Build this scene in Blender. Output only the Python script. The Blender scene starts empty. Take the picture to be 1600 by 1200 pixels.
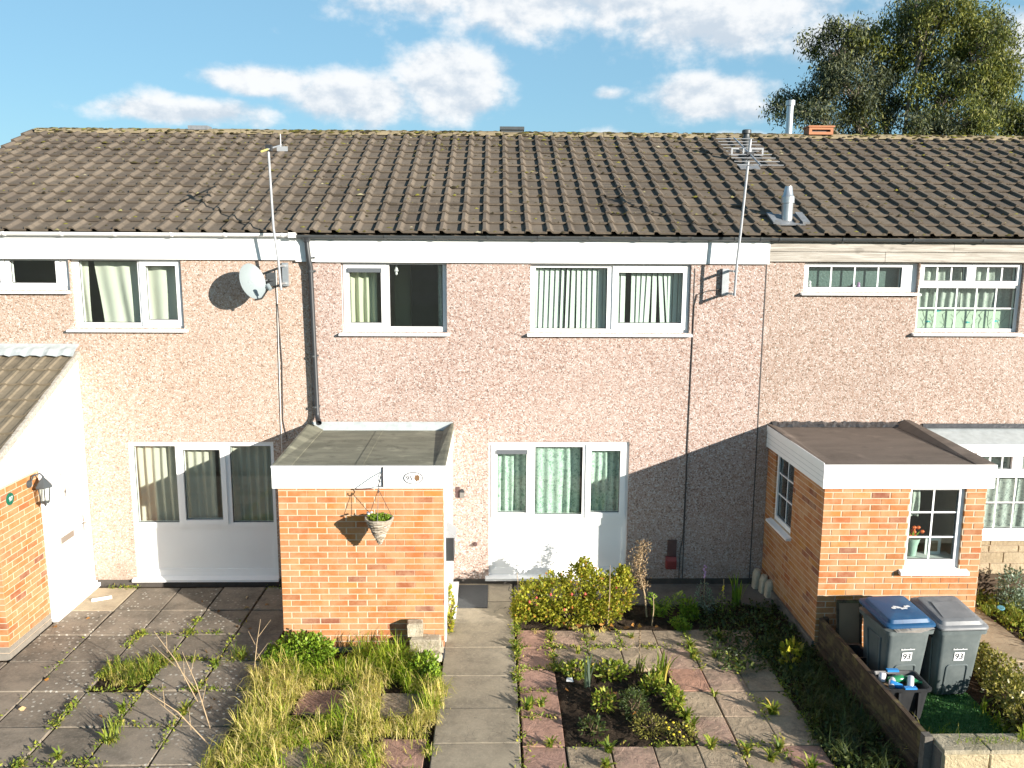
import bpy, math, random
import numpy as np
from mathutils import Vector, Matrix
R = math.radians
sc = bpy.context.scene
COL = sc.collection

# ------------------------------------------------------------------ camera
F_PX, YAW, PITCH, ROLL = 1306.8, 0.02094, 0.16653, -0.005615
CAM = Vector((0.0, -11.37, 4.82))
def camera_matrix():
    cy, sy, cp, sp = math.cos(YAW), math.sin(YAW), math.cos(PITCH), math.sin(PITCH)
    f = Vector((sy*cp, cy*cp, -sp)); r = Vector((cy, -sy, 0)); d = f.cross(r)
    c, s = math.cos(ROLL), math.sin(ROLL)
    r2 = r*c + d*s; d2 = d*c - r*s
    m = Matrix((r2, -d2, -f)).transposed().to_4x4(); m.translation = CAM
    return m
cam = bpy.data.cameras.new('camera'); cam.sensor_width = 36; cam.lens = 36*F_PX/1600
cam.clip_start = 0.1; cam.clip_end = 3000
camo = bpy.data.objects.new('camera', cam); COL.objects.link(camo); camo.matrix_world = camera_matrix(); sc.camera = camo

# ------------------------------------------------------------------ light
SUN_DIR = Vector((2.33, -2.05, 0.86)).normalized()          # towards the sun
SUN_EL = math.asin(SUN_DIR.z); SUN_AZ = math.atan2(SUN_DIR.x, SUN_DIR.y)
sun = bpy.data.lights.new('sun', 'SUN'); sun.energy = 5.0; sun.angle = R(0.5); sun.color = (1.0, 0.93, 0.84)
suno = bpy.data.objects.new('sun', sun); COL.objects.link(suno)
suno.rotation_euler = SUN_DIR.to_track_quat('Z', 'Y').to_euler(); suno.location = (20, -20, 20)
vs = sc.view_settings; vs.view_transform = 'Standard'; vs.look = 'None'; vs.gamma = 1.0; vs.exposure = 1.2
sc.display_settings.display_device = 'sRGB'

# sky with clouds (directions only, so it is the same from anywhere)
wd = bpy.data.worlds.new('World'); sc.world = wd; wd.use_nodes = True
def build_world():
    nt = wd.node_tree; N = nt.nodes; L = nt.links; N.clear()
    def node(t, **k):
        n = N.new(t)
        for a, b in k.items(): setattr(n, a, b)
        return n
    def math_(op, a, b=None, c=None, clamp=False):
        n = node('ShaderNodeMath', operation=op, use_clamp=clamp)
        for i, v in enumerate((a, b, c)):
            if v is None: continue
            if isinstance(v, (int, float)): n.inputs[i].default_value = v
            else: L.new(v, n.inputs[i])
        return n.outputs[0]
    sky = node('ShaderNodeTexSky', sky_type='NISHITA', sun_disc=False, sun_elevation=SUN_EL, sun_rotation=SUN_AZ,
               altitude=100, air_density=1.0, dust_density=0.6, ozone_density=1.5)
    tc = node('ShaderNodeTexCoord'); sep = node('ShaderNodeSeparateXYZ'); L.new(tc.outputs['Generated'], sep.inputs[0])
    az = math_('ARCTAN2', sep.outputs[0], sep.outputs[1]); el = math_('ARCSINE', sep.outputs[2])
    # (az, el, raz, rel, weight) in degrees; then the rest of the sky gets scattered noise cumulus
    spec = [(-14.8,9.9,4.6,1.0,1),(-9,9.2,5.6,1.9,1),(-3.0,10.2,4.3,2.5,1.1),(-19.2,7.9,5.6,.95,1),(-21,8.4,2.2,.9,.7),
            (14.0,9.2,4.0,1.6,1.05),(16.6,8.3,2.5,1.1,.8),(4.5,15.6,16,2.8,1.0),(14.6,14.0,8,2.8,.95),(21,12.4,5,1.9,.75),
            (-28.6,16.2,3.6,1.3,1),(15.8,6.6,2.6,.7,.85),(7.4,9.6,1.4,.5,.6),(6.4,6.8,2.6,.9,.6),(32.5,11.2,3.2,2.2,.9),(33,15,4,1.6,.8),(-1.0,13.6,2.2,.7,.55)]
    tot = tv = None
    for a, e, ra, re, w in spec:
        u = math_('MULTIPLY_ADD', az, 1/R(ra), -R(a)/R(ra)); v = math_('MULTIPLY_ADD', el, 1/R(re), -R(e)/R(re))
        r2 = math_('MULTIPLY_ADD', u, u, math_('MULTIPLY', v, v))
        q = math_('MULTIPLY', math_('POWER', .427, r2), w)
        tot = q if tot is None else math_('MAXIMUM', tot, q)
        tv = math_('MULTIPLY', q, v) if tv is None else math_('MULTIPLY_ADD', q, v, tv)
    def noise1(daz, del_):
        cmb = node('ShaderNodeCombineXYZ'); L.new(math_('ADD', az, R(daz)), cmb.inputs[0]); L.new(math_('MULTIPLY_ADD', el, 1.5, R(del_)*1.5), cmb.inputs[1])
        n1 = node('ShaderNodeTexNoise', noise_dimensions='2D'); n1.inputs['Scale'].default_value = 17; n1.inputs['Detail'].default_value = 7; n1.inputs['Roughness'].default_value = 0.58
        L.new(cmb.outputs[0], n1.inputs['Vector']); return n1.outputs[0]
    n2 = node('ShaderNodeTexNoise', noise_dimensions='3D'); n2.inputs['Scale'].default_value = 3.0; n2.inputs['Detail'].default_value = 3
    L.new(tc.outputs['Generated'], n2.inputs['Vector'])
    front = node('ShaderNodeMapRange', interpolation_type='SMOOTHSTEP'); L.new(math_('ABSOLUTE', az), front.inputs[0]); front.inputs[1].default_value = R(36); front.inputs[2].default_value = R(48)
    other = node('ShaderNodeMapRange', interpolation_type='SMOOTHSTEP'); L.new(n2.outputs[0], other.inputs[0]); other.inputs[1].default_value = .56; other.inputs[2].default_value = .76
    tot = math_('MAXIMUM', tot, math_('MULTIPLY', other.outputs[0], math_('MAXIMUM', front.outputs[0], math_('GREATER_THAN', el, R(19)))))
    na = noise1(0, 0); nb = noise1(.5, .75)
    d0 = math_('ADD', tot, math_('MULTIPLY', math_('SUBTRACT', na, .5), .95))
    dl = math_('MULTIPLY_ADD', math_('SUBTRACT', na, nb), 1.15, math_('MULTIPLY', tv, .20))
    mask = node('ShaderNodeMapRange', interpolation_type='SMOOTHSTEP'); L.new(d0, mask.inputs[0]); mask.inputs[1].default_value = .30; mask.inputs[2].default_value = .78
    lit = node('ShaderNodeMapRange', interpolation_type='SMOOTHSTEP'); L.new(dl, lit.inputs[0]); lit.inputs[1].default_value = -.30; lit.inputs[2].default_value = .16
    cc = node('ShaderNodeMix', data_type='RGBA'); L.new(lit.outputs[0], cc.inputs[0])
    cc.inputs[6].default_value = (4.9, 5.5, 6.2, 1); cc.inputs[7].default_value = (7.6, 7.65, 7.7, 1)
    tint = node('ShaderNodeMix', data_type='RGBA', blend_type='MULTIPLY'); tint.inputs[0].default_value = 1
    L.new(sky.outputs[0], tint.inputs[6]); tint.inputs[7].default_value = (.78, 1.02, 1.12, 1)
    pale = node('ShaderNodeMix', data_type='RGBA'); lowf = node('ShaderNodeMapRange', interpolation_type='SMOOTHSTEP'); L.new(el, lowf.inputs[0]); lowf.inputs[1].default_value = R(22); lowf.inputs[2].default_value = R(70); lowf.inputs[3].default_value = .55; lowf.inputs[4].default_value = .0; L.new(lowf.outputs[0], pale.inputs[0]); L.new(tint.outputs[2], pale.inputs[6]); pale.inputs[7].default_value = (2.6, 4.95, 6.75, 1)
    mx = node('ShaderNodeMix', data_type='RGBA'); L.new(math_('MULTIPLY', mask.outputs[0], .93), mx.inputs[0]); L.new(pale.outputs[2], mx.inputs[6]); L.new(cc.outputs[2], mx.inputs[7])
    bg = node('ShaderNodeBackground'); bg.inputs[1].default_value = 0.058; L.new(mx.outputs[2], bg.inputs[0])
    out = node('ShaderNodeOutputWorld'); L.new(bg.outputs[0], out.inputs[0])
build_world()
wd.cycles.sampling_method = 'MANUAL'; wd.cycles.sample_map_resolution = 256
sc.cycles.use_adaptive_sampling = True; sc.cycles.adaptive_threshold = .02; sc.cycles.max_bounces = 7; sc.cycles.transparent_max_bounces = 12; sc.cycles.use_denoising = True
try: sc.cycles.denoiser = 'OPENIMAGEDENOISE'
except Exception: pass
sc.cycles.caustics_reflective = False; sc.cycles.caustics_refractive = False

# ------------------------------------------------------------------ materials
def new_mat(name):
    m = bpy.data.materials.new(name); m.use_nodes = True
    nt = m.node_tree; b = nt.nodes['Principled BSDF']
    return m, nt, b
class NT:
    """small helper for node graphs"""
    def __init__(s, nt): s.nt = nt
    def n(s, t, ins=None, **k):
        n = s.nt.nodes.new(t)
        for a, b in k.items(): setattr(n, a, b)
        for key, v in (ins or {}).items():
            if hasattr(v, 'is_output'): s.nt.links.new(v, n.inputs[key])
            else: n.inputs[key].default_value = v
        return n
    def pos(s): return s.n('ShaderNodeNewGeometry').outputs['Position']
    def noise(s, scale, detail=4, rough=.55, vec=None, dist=0):
        return s.n('ShaderNodeTexNoise', {'Vector': vec if vec is not None else s.pos(), 'Scale': scale, 'Detail': detail, 'Roughness': rough, 'Distortion': dist}).outputs[0]
    def ramp(s, fac, stops, interp='LINEAR'):
        r = s.n('ShaderNodeValToRGB', {'Fac': fac}); e = r.color_ramp; e.interpolation = interp
        while len(e.elements) < len(stops): e.elements.new(.5)
        for el, (p, c) in zip(e.elements, stops): el.position = p; el.color = (*c, 1) if len(c) == 3 else c
        return r.outputs[0]
    def step(s, v, a, b): return s.n('ShaderNodeMapRange', {0: v, 1: a, 2: b}, interpolation_type='SMOOTHSTEP').outputs[0]
    def mix(s, f, a, b, mode='MIX'):
        x = s.n('ShaderNodeMix', data_type='RGBA', blend_type=mode)
        for i, v in ((0, f), (6, a), (7, b)):
            if hasattr(v, 'is_output'): s.nt.links.new(v, x.inputs[i])
            elif i == 0: x.inputs[0].default_value = v
            else: x.inputs[i].default_value = (*v, 1)
        return x.outputs[2]
    def math(s, op, a, b=0.0):
        return s.n('ShaderNodeMath', {0: a, 1: b}, operation=op).outputs[0]
    def bump(s, h, strength, dist=.01):
        return s.n('ShaderNodeBump', {'Height': h, 'Strength': strength, 'Distance': dist}).outputs[0]
    def rnd(s):
        a = s.n('ShaderNodeObjectInfo').outputs['Random']; b = s.n('ShaderNodeNewGeometry').outputs['Random Per Island']
        return s.math('FRACT', s.math('ADD', a, b))
    def link(s, a, b): s.nt.links.new(a, b)

def plain(name, col, rough=.5, metal=0, var=.08, scale=6, bump=0, spec=.5, bscale=60):
    m, nt, b = new_mat(name); g = NT(nt)
    n = g.noise(scale, 5, .6)
    g.link(g.mix(n, [c*(1-var*1.6) for c in col], [min(1, c*(1+var)) for c in col]), b.inputs['Base Color'])
    b.inputs['Roughness'].default_value = rough; b.inputs['Metallic'].default_value = metal; b.inputs['Specular IOR Level'].default_value = spec
    if bump: g.link(g.bump(g.noise(bscale, 4), bump, .004), b.inputs['Normal'])
    return m

def pebbledash(name, stops, stain):
    stops = [(q, tuple(v*.73*k for v, k in zip(c, (.97, 1.02, 1.06)))) for q, c in stops]; stain = tuple(v*.75 for v in stain)
    m, nt, b = new_mat(name); g = NT(nt); p = g.pos()
    wob = g.n('ShaderNodeVectorMath', {0: p, 1: g.n('ShaderNodeTexNoise', {'Vector': p, 'Scale': 40.0}).outputs['Color'], 2: (.02, .02, .02)}, operation='MULTIPLY_ADD').outputs[0]
    vor = g.n('ShaderNodeTexVoronoi', {'Vector': p, 'Scale': 60.0, 'Randomness': 1.0})
    r = g.n('ShaderNodeSeparateColor', {0: vor.outputs['Color']}).outputs[0]
    mean = tuple(sum(c[i] for _, c in stops[2:5])/3 for i in range(3)); mean = (mean[0]*1.0, mean[1]*1.03, mean[2]*1.05)
    col = g.mix(.12, g.ramp(r, stops, 'CONSTANT'), mean)
    edge = g.step(vor.outputs['Distance'], .25, .62)
    col = g.mix(g.math('MULTIPLY', edge, .35), col, stain)
    big = g.step(g.noise(.9, 5, .6), .48, .72)
    col = g.mix(g.math('MULTIPLY', big, .14), col, stain, 'MULTIPLY')
    strk = g.n('ShaderNodeMapping', {'Vector': p, 'Scale': (6, 6, .55)}).outputs[0]
    s2 = g.step(g.noise(1.0, 4, .6, strk), .55, .8)
    col = g.mix(g.math('MULTIPLY', s2, .14), col, (.30, .22, .17))
    pz = g.n('ShaderNodeSeparateXYZ', {0: p}).outputs[2]
    gr = g.math('MULTIPLY', g.math('SUBTRACT', 1.0, g.step(pz, .08, .55)), g.step(g.noise(2.5, 6, .7), .35, .65))
    col = g.mix(g.math('MULTIPLY', gr, .45), col, (.16, .125, .09))
    fs = g.n('ShaderNodeMapping', {'Vector': p, 'Scale': (9, 9, .25)}).outputs[0]
    rs = g.math('MULTIPLY', g.step(g.noise(1.0, 5, .65, fs), .60, .74), g.step(g.noise(.5, 2), .45, .6)); col = g.mix(g.math('MULTIPLY', rs, .32), col, (.24, .17, .125))
    pt = g.step(g.noise(.45, 3, .5), .40, .62); col = g.mix(g.math('MULTIPLY', pt, .14), col, (.55, .45, .39))
    g.link(col, b.inputs['Base Color']); b.inputs['Roughness'].default_value = .9; b.inputs['Specular IOR Level'].default_value = .2
    g.link(g.bump(g.math('SUBTRACT', 1.0, vor.outputs['Distance']), .5, .010), b.inputs['Normal'])
    return m
M = {}
STN = (.43, .30, .235)
M['dash_mid'] = pebbledash('pebbledash_pink', [(0, (.16, .10, .08)), (.08, (.33, .19, .14)), (.22, (.47, .32, .26)), (.42, (.54, .40, .335)), (.66, (.62, .50, .44)), (.86, (.74, .66, .60))], STN)
M['dash_left'] = pebbledash('pebbledash_peach', [(0, (.22, .14, .09)), (.07, (.40, .24, .16)), (.2, (.52, .36, .26)), (.42, (.58, .43, .335)), (.66, (.66, .52, .43)), (.86, (.76, .67, .58))], (.46, .33, .25))
M['dash_right'] = pebbledash('pebbledash_tan', [(0, (.18, .12, .08)), (.09, (.34, .21, .15)), (.24, (.46, .32, .25)), (.44, (.53, .39, .32)), (.68, (.60, .48, .41)), (.87, (.72, .63, .56))], (.42, .30, .23))

def brick_mat():
    m, nt, b = new_mat('orange_brick'); g = NT(nt)
    c = g.ramp(g.rnd(), [(0, (0.384, 0.146, 0.048)), (.2, (0.410, 0.170, 0.057)), (.38, (0.428, 0.191, 0.071)), (.5, (0.438, 0.216, 0.099)), (.62, (0.393, 0.158, 0.054)), (.76, (0.357, 0.112, 0.039)), (.88, (0.420, 0.184, 0.043)), (.955, (0.268, 0.083, 0.039)), (1, (0.197, 0.070, 0.043))])
    n = g.noise(5, 6, .65); c = g.mix(g.step(n, .36, .66), c, g.mix(.42, c, (.52, .34, .20)))
    n3 = g.noise(1.1, 4, .6); c = g.mix(g.math('MULTIPLY', g.step(n3, .5, .68), .25), c, (.30, .13, .06))
    sp = g.step(g.noise(60, 3), .62, .75); c = g.mix(g.math('MULTIPLY', sp, .3), c, (.2, .1, .06))
    pz = g.n('ShaderNodeSeparateXYZ', {0: g.pos()}).outputs[2]
    low = g.math('MULTIPLY', g.math('SUBTRACT', 1.0, g.step(pz, .05, .45)), g.step(g.noise(3, 4), .4, .65))
    c = g.mix(g.math('MULTIPLY', low, .35), c, (.30, .22, .12))
    g.link(c, b.inputs['Base Color']); b.inputs['Roughness'].default_value = .82; b.inputs['Specular IOR Level'].default_value = .25
    g.link(g.bump(g.noise(90, 5), .45, .004), b.inputs['Normal'])
    return m
M['brick'] = brick_mat()
M['mortar'] = plain('pale_mortar', (.56, .44, .32), .95, var=.12, scale=20, bump=.4, spec=.1)
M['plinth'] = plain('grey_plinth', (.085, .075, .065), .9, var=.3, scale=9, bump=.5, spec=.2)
M['engbrick'] = plain('grey_plinth_brick', (.26, .23, .19), .85, var=.25, scale=12, bump=.3, spec=.2)

def tile_mat(name, base, dark, moss=.5):
    m, nt, b = new_mat(name); g = NT(nt)
    r = g.rnd(); c = g.mix(r, base, dark)
    n = g.noise(7, 6, .65); c = g.mix(g.step(n, .42, .7), c, [v*.62 for v in base])
    li = g.step(g.noise(26, 3, .5), .66, .74); c = g.mix(g.math('MULTIPLY', li, .5), c, (.33, .29, .22))
    pa = g.step(g.noise(.7, 5, .65), .40, .66); c = g.mix(g.math('MULTIPLY', pa, .30), c, [min(1, v*1.4) for v in base])
    ms = g.math('MULTIPLY', g.step(g.noise(5.5, 6, .7), .60, .72), moss); c = g.mix(ms, c, (.085, .075, .028))
    g.link(c, b.inputs['Base Color']); b.inputs['Roughness'].default_value = .92; b.inputs['Specular IOR Level'].default_value = .15
    g.link(g.bump(g.noise(45, 5), .5, .006), b.inputs['Normal'])
    return m
M['tile'] = tile_mat('weathered_roof_tile', (.155, .126, .096), (.108, .088, .070))
M['tile2'] = tile_mat('olive_grey_roof_tile', (.20, .165, .115), (.165, .135, .095), .3)
M['ridge'] = tile_mat('mossy_ridge', (.26, .21, .13), (.19, .155, .10), .8)
def moss_mat():
    m, nt, b = new_mat('moss'); g = NT(nt)
    c = g.ramp(g.rnd(), [(0, (.035, .03, .02)), (.5, (.06, .05, .025)), (.75, (.10, .09, .03)), (.92, (.17, .16, .03)), (1, (.3, .27, .2))])
    g.link(c, b.inputs['Base Color']); b.inputs['Roughness'].default_value = 1; b.inputs['Specular IOR Level'].default_value = 0
    return m
M['moss'] = moss_mat()
M['upvc'] = plain('white_upvc', (.82, .82, .81), .35, var=.03, scale=3)
M['upvc_grey'] = plain('white_upvc_lead_grey_trim', (.50, .51, .50), .5, var=.12, scale=8)
M['paint'] = plain('white_painted_board', (.80, .80, .78), .55, var=.06, scale=4)
M['black'] = plain('black_plastic', (.028, .030, .033), .42, var=.2)
M['greyplastic'] = plain('dark_grey_gutter', (.06, .067, .07), .45, var=.25, scale=9)
M['gasket'] = plain('window_gasket', (.03, .03, .03), .7)
M['ventbar'] = plain('grey_vent_bar', (.10, .11, .12), .5)
M['metal'] = plain('galvanised_metal', (.52, .54, .55), .38, metal=.75, var=.15, scale=12)
M['alu'] = plain('aluminium', (.33, .34, .35), .4, metal=.2, var=.08)
M['lead'] = plain('lead_flashing', (.24, .25, .26), .5, metal=.2, var=.35, scale=14, bump=.5, bscale=18)
M['leadpale'] = plain('pale_lead_flashing', (.48, .52, .52), .55, metal=.2, var=.25, scale=10, bump=.5, bscale=18)
M['bitumen'] = plain('black_bitumen_flashing', (.05, .05, .052), .28, var=.5, scale=20, bump=.9, bscale=25)
M['dish'] = plain('pale_grey_dish', (.22, .255, .26), .5, var=.06)
M['terracotta'] = plain('terracotta', (.42, .17, .08), .8, var=.2, bump=.3)
M['cable'] = plain('cable', (.06, .05, .045), .6)
M['cablew'] = plain('white_cable', (.65, .62, .57), .6)
M['iron'] = plain('black_wrought_iron', (.03, .028, .032), .5, var=.2)
M['green_enamel'] = plain('green_enamel', (.01, .12, .07), .3)
M['chrome'] = plain('chrome', (.45, .43, .40), .3, metal=.9)
M['red'] = plain('red_vent_plastic', (.22, .035, .03), .6, var=.2)
M['redbrown'] = plain('brown_cover_plastic', (.085, .045, .04), .6, var=.2)
M['darkroom'] = plain('interior_wall', (.42, .41, .37), .9, var=.05)
M['darkroom2'] = plain('interior_dark', (.05, .045, .04), .9, var=.2)
M['silver'] = plain('silver_grey_plastic', (.30, .31, .32), .4, var=.1)

def felt(name, a, bb, rough=.75):
    m, nt, b = new_mat(name); g = NT(nt); p = g.pos()
    st = g.n('ShaderNodeMapping', {'Vector': p, 'Scale': (1.2, 3.5, 1)}).outputs[0]
    c = g.mix(g.step(g.noise(1.6, 5, .6, st), .35, .7), a, bb)
    c = g.mix(g.math('MULTIPLY', g.step(g.noise(5, 5, .7), .52, .7), .55), c, [v*.45 for v in a])
    c = g.mix(g.math('MULTIPLY', g.step(g.noise(2.2, 4, .6), .58, .7), .5), c, [min(1, v*1.7) for v in bb])
    g.link(c, b.inputs['Base Color']); b.inputs['Specular IOR Level'].default_value = .45
    g.link(g.step(g.noise(3, 4), .3, .7), b.inputs['Roughness'])
    b.inputs['Roughness'].default_value = rough
    g.link(g.bump(g.noise(160, 3), .5, .003), b.inputs['Normal'])
    nt.links.remove(b.inputs['Roughness'].links[0]); b.inputs['Roughness'].default_value = rough
    return m
M['felt'] = felt('green_grey_roof_felt', (.13, .13, .095), (.215, .21, .155))
M['feltb'] = felt('brown_roof_felt', (.10, .080, .065), (.135, .108, .088), .55)

def slab_mat(name, stops, spots=.0, rel=.35, relscale=9, dirt=(.06, .055, .045)):
    m, nt, b = new_mat(name); g = NT(nt); p = g.pos()
    c = g.ramp(g.rnd(), stops)
    n = g.noise(2.6, 8, .72); c = g.mix(g.math('MULTIPLY', g.step(n, .40, .66), .62), c, dirt)
    c = g.mix(g.math('MULTIPLY', g.step(g.noise(.8, 6, .7), .45, .62), .35), c, [min(1, v*1.35) for v in stops[-1][1]])
    n2 = g.noise(34, 5, .7); c = g.mix(g.math('MULTIPLY', g.step(n2, .5, .68), .42), c, [v*1.3 for v in stops[-1][1]]); c = g.mix(g.math('MULTIPLY', g.step(g.noise(55, 3, .6), .56, .7), .4), c, [v*.55 for v in stops[0][1]])
    if spots:
        v = g.n('ShaderNodeTexVoronoi', {'Vector': p, 'Scale': 13.0, 'Randomness': 1.0}, voronoi_dimensions='2D')
        rr = g.n('ShaderNodeSeparateColor', {0: v.outputs['Color']}).outputs[1]
        sp = g.math('MULTIPLY', g.math('LESS_THAN', g.math('ADD', v.outputs['Distance'], g.math('MULTIPLY', rr, -.10)), .10), g.math('GREATER_THAN', rr, .5))
        reg = g.step(g.noise(.9, 2), .42, .6)
        c = g.mix(g.math('MULTIPLY', g.math('MULTIPLY', sp, reg), spots), c, (.55, .53, .46))
    if 'path' in name or 'concrete_flag' in name:
        wv = g.n('ShaderNodeVectorMath', {0: p, 1: g.n('ShaderNodeTexNoise', {'Vector': p, 'Scale': 2.5, 'Detail': 3.0}).outputs['Color'], 2: (.2, .2, .2)}, operation='MULTIPLY_ADD').outputs[0]
        ed = g.n('ShaderNodeTexVoronoi', {'Vector': wv, 'Scale': .8}, feature='DISTANCE_TO_EDGE').outputs[0]
        ck = g.math('MULTIPLY', g.math('LESS_THAN', ed, .003), g.step(g.noise(.9, 2), .52, .56)); c = g.mix(g.math('MULTIPLY', ck, .8), c, (.04, .035, .028))
    g.link(c, b.inputs['Base Color']); b.inputs['Roughness'].default_value = .88; b.inputs['Specular IOR Level'].default_value = .25
    h = g.math('ADD', g.math('MULTIPLY', g.noise(relscale, 6, .6, None, 1.2), 1.0), g.math('MULTIPLY', g.noise(120, 3), .25))
    g.link(g.bump(h, rel, .012 if rel < .6 else .028), b.inputs['Normal'])
    return m
M['flag'] = slab_mat('dark_concrete_flag', [(0, (.18, .150, .115)), (.5, (.215, .180, .140)), (1, (.26, .216, .165))], spots=.75, rel=.25)
M['pathflag'] = slab_mat('grey_brown_path_flag', [(0, (.27, .225, .16)), (.5, (.30, .255, .185)), (1, (.33, .28, .205))], rel=.25, dirt=(.14, .12, .09))
M['sandflag'] = slab_mat('sandy_cement', [(0, (.36, .29, .20)), (1, (.40, .33, .23))], rel=.25, dirt=(.18, .15, .11))
M['riven'] = slab_mat('riven_slab', [(0, (.40, .255, .195)), (.2, (.38, .265, .195)), (.45, (.36, .275, .19)), (.75, (.31, .245, .17)), (1, (.40, .31, .21))], rel=1.0, relscale=6)
M['rivenred'] = slab_mat('red_riven_slab', [(0, (.42, .235, .16)), (.5, (.40, .235, .17)), (1, (.36, .22, .17))], rel=1.0, relscale=6, dirt=(.14, .09, .07))
M['concrete'] = slab_mat('plain_concrete', [(0, (.13, .117, .10)), (1, (.16, .14, .12))], rel=.4)
M['rpath'] = slab_mat('warm_path_slab', [(0, (.34, .27, .185)), (1, (.38, .31, .21))], rel=.4, dirt=(.25, .19, .12))
M['stonewall'] = slab_mat('cream_stone', [(0, (.40, .32, .185)), (.5, (.45, .365, .22)), (1, (.49, .41, .265))], rel=1.0, relscale=14, dirt=(.32, .25, .15))
M['clad'] = slab_mat('buff_stone_cladding', [(0, (.33, .26, .165)), (1, (.43, .35, .24))], rel=.6, relscale=16, dirt=(.22, .17, .11))
M['coping'] = slab_mat('mossy_coping', [(0, (.30, .26, .18)), (1, (.36, .31, .22))], rel=.8, relscale=14, dirt=(.12, .11, .05))
M['block'] = slab_mat('cream_block', [(0, (.42, .36, .27)), (1, (.50, .44, .33))], rel=.8, relscale=18, dirt=(.2, .16, .1))

def soil_mat():
    m, nt, b = new_mat('soil'); g = NT(nt)
    n = g.noise(14, 8, .7); c = g.ramp(n, [(.3, (.018, .013, .009)), (.52, (.05, .036, .025)), (.66, (.085, .06, .04)), (.8, (.16, .12, .085))])
    g.link(c, b.inputs['Base Color']); b.inputs['Roughness'].default_value = 1; b.inputs['Specular IOR Level'].default_value = .1
    g.link(g.bump(n, 1.0, .05), b.inputs['Normal']); return m
M['soil'] = soil_mat()
def ground_mat():
    m, nt, b = new_mat('rough_ground'); g = NT(nt)
    n = g.noise(1.2, 8, .7); n2 = g.noise(.05, 4)
    c = g.ramp(n, [(.3, (.035, .035, .018)), (.55, (.05, .055, .022)), (.75, (.085, .08, .04))])
    c = g.mix(g.step(n2, .4, .62), c, (.07, .065, .055))
    g.link(c, b.inputs['Base Color']); b.inputs['Roughness'].default_value = 1; return m
M['ground'] = ground_mat()
def wood_mat(name, a, bb, axis=0, moss=None):
    m, nt, b = new_mat(name); g = NT(nt); p = g.pos()
    scv = [22, 22, 22]; scv[axis] = 1.1
    mp = g.n('ShaderNodeMapping', {'Vector': p, 'Scale': tuple(scv)}).outputs[0]
    n = g.noise(1.6, 6, .6, mp, .8); c = g.mix(g.step(n, .3, .72), a, bb)
    kn = g.step(g.noise(3.2, 3, .5, g.n('ShaderNodeMapping', {'Vector': p, 'Scale': tuple(1.0 if i == axis else 2.5 for i in range(3))}).outputs[0]), .62, .72)
    c = g.mix(g.math('MULTIPLY', kn, .45), c, [v*.5 for v in a])
    if moss: c = g.mix(g.math('MULTIPLY', g.step(g.noise(7, 5, .7), .48, .66), .75), c, moss)
    g.link(c, b.inputs['Base Color']); b.inputs['Roughness'].default_value = .85; b.inputs['Specular IOR Level'].default_value = .2
    g.link(g.bump(n, .6, .006), b.inputs['Normal']); return m
M['oldwood'] = wood_mat('weathered_pale_wood', (.28, .25, .21), (.47, .44, .39), 0)
M['fencewood'] = wood_mat('dark_damp_wood', (.045, .03, .022), (.10, .07, .045), 1, (.17, .14, .06))
M['fencewood2'] = wood_mat('dark_sleeper_wood', (.05, .035, .025), (.12, .085, .055), 0)
M['wicker'] = wood_mat('grey_wicker', (.22, .18, .13), (.48, .42, .34), 0)

def glass_mat(name, tint=(.93, .97, .95), refl=1.0):
    m = bpy.data.materials.new(name); m.use_nodes = True; nt = m.node_tree; nt.nodes.clear(); g = NT(nt)
    tr = g.n('ShaderNodeBsdfTransparent', {'Color': (*tint, 1)}); gl = g.n('ShaderNodeBsdfGlossy', {'Color': (1, 1, 1, 1), 'Roughness': .015})
    bf = g.n('ShaderNodeNewGeometry').outputs['Backfacing']
    f = g.n('ShaderNodeFresnel', {'IOR': g.math('SUBTRACT', 1.5, g.math('MULTIPLY', bf, 1.5-1/1.5))}).outputs[0]
    f = g.math('MULTIPLY', f, 1.6*refl)
    mx = g.n('ShaderNodeMixShader', {0: f, 1: tr.outputs[0], 2: gl.outputs[0]})
    o = g.n('ShaderNodeOutputMaterial', {0: mx.outputs[0]}); return m
M['glass'] = glass_mat('window_glass')
def cloth(name, col, transl=.25, lace=0, dark=None):
    m = bpy.data.materials.new(name); m.use_nodes = True; nt = m.node_tree; nt.nodes.clear(); g = NT(nt)
    c = g.mix(g.noise(30, 3), [v*.94 for v in col], col)
    if lace:
        p = g.pos()
        w = g.n('ShaderNodeTexVoronoi', {'Vector': g.n('ShaderNodeMapping', {'Vector': p, 'Scale': (1, .2, .8)}).outputs[0], 'Scale': 22.0, 'Randomness': .8}, feature='DISTANCE_TO_EDGE').outputs[0]
        nn = g.step(g.noise(18, 4, .6), .5, .6)
        c = g.mix(g.math('MULTIPLY', nn, lace), c, dark)
        c = g.mix(g.math('MULTIPLY', g.math('LESS_THAN', w, .06), lace*.8), c, [min(1, v*1.3) for v in col])
    d = g.n('ShaderNodeBsdfDiffuse', {'Color': c}); t = g.n('ShaderNodeBsdfTranslucent', {'Color': c})
    mx = g.n('ShaderNodeMixShader', {0: transl, 1: d.outputs[0], 2: t.outputs[0]}); g.n('ShaderNodeOutputMaterial', {0: mx.outputs[0]}); return m
M['cream'] = cloth('cream_sheet', (.80, .77, .67)); M['greenlace'] = cloth('green_lace', (.52, .63, .55), .15, .75, (.22, .34, .27))
M['blind'] = cloth('pale_blind', (.76, .80, .75), .2); M['beige'] = cloth('beige_curtain', (.60, .55, .47), .1)
M['lime'] = cloth('lime_curtain', (.70, .70, .52), .2); M['whitelace'] = cloth('white_lace', (.60, .63, .60), .3, .7, (.25, .28, .28))
M['net'] = cloth('pale_net_curtain', (.62, .66, .60), .3, .45, (.36, .42, .38))
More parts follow.
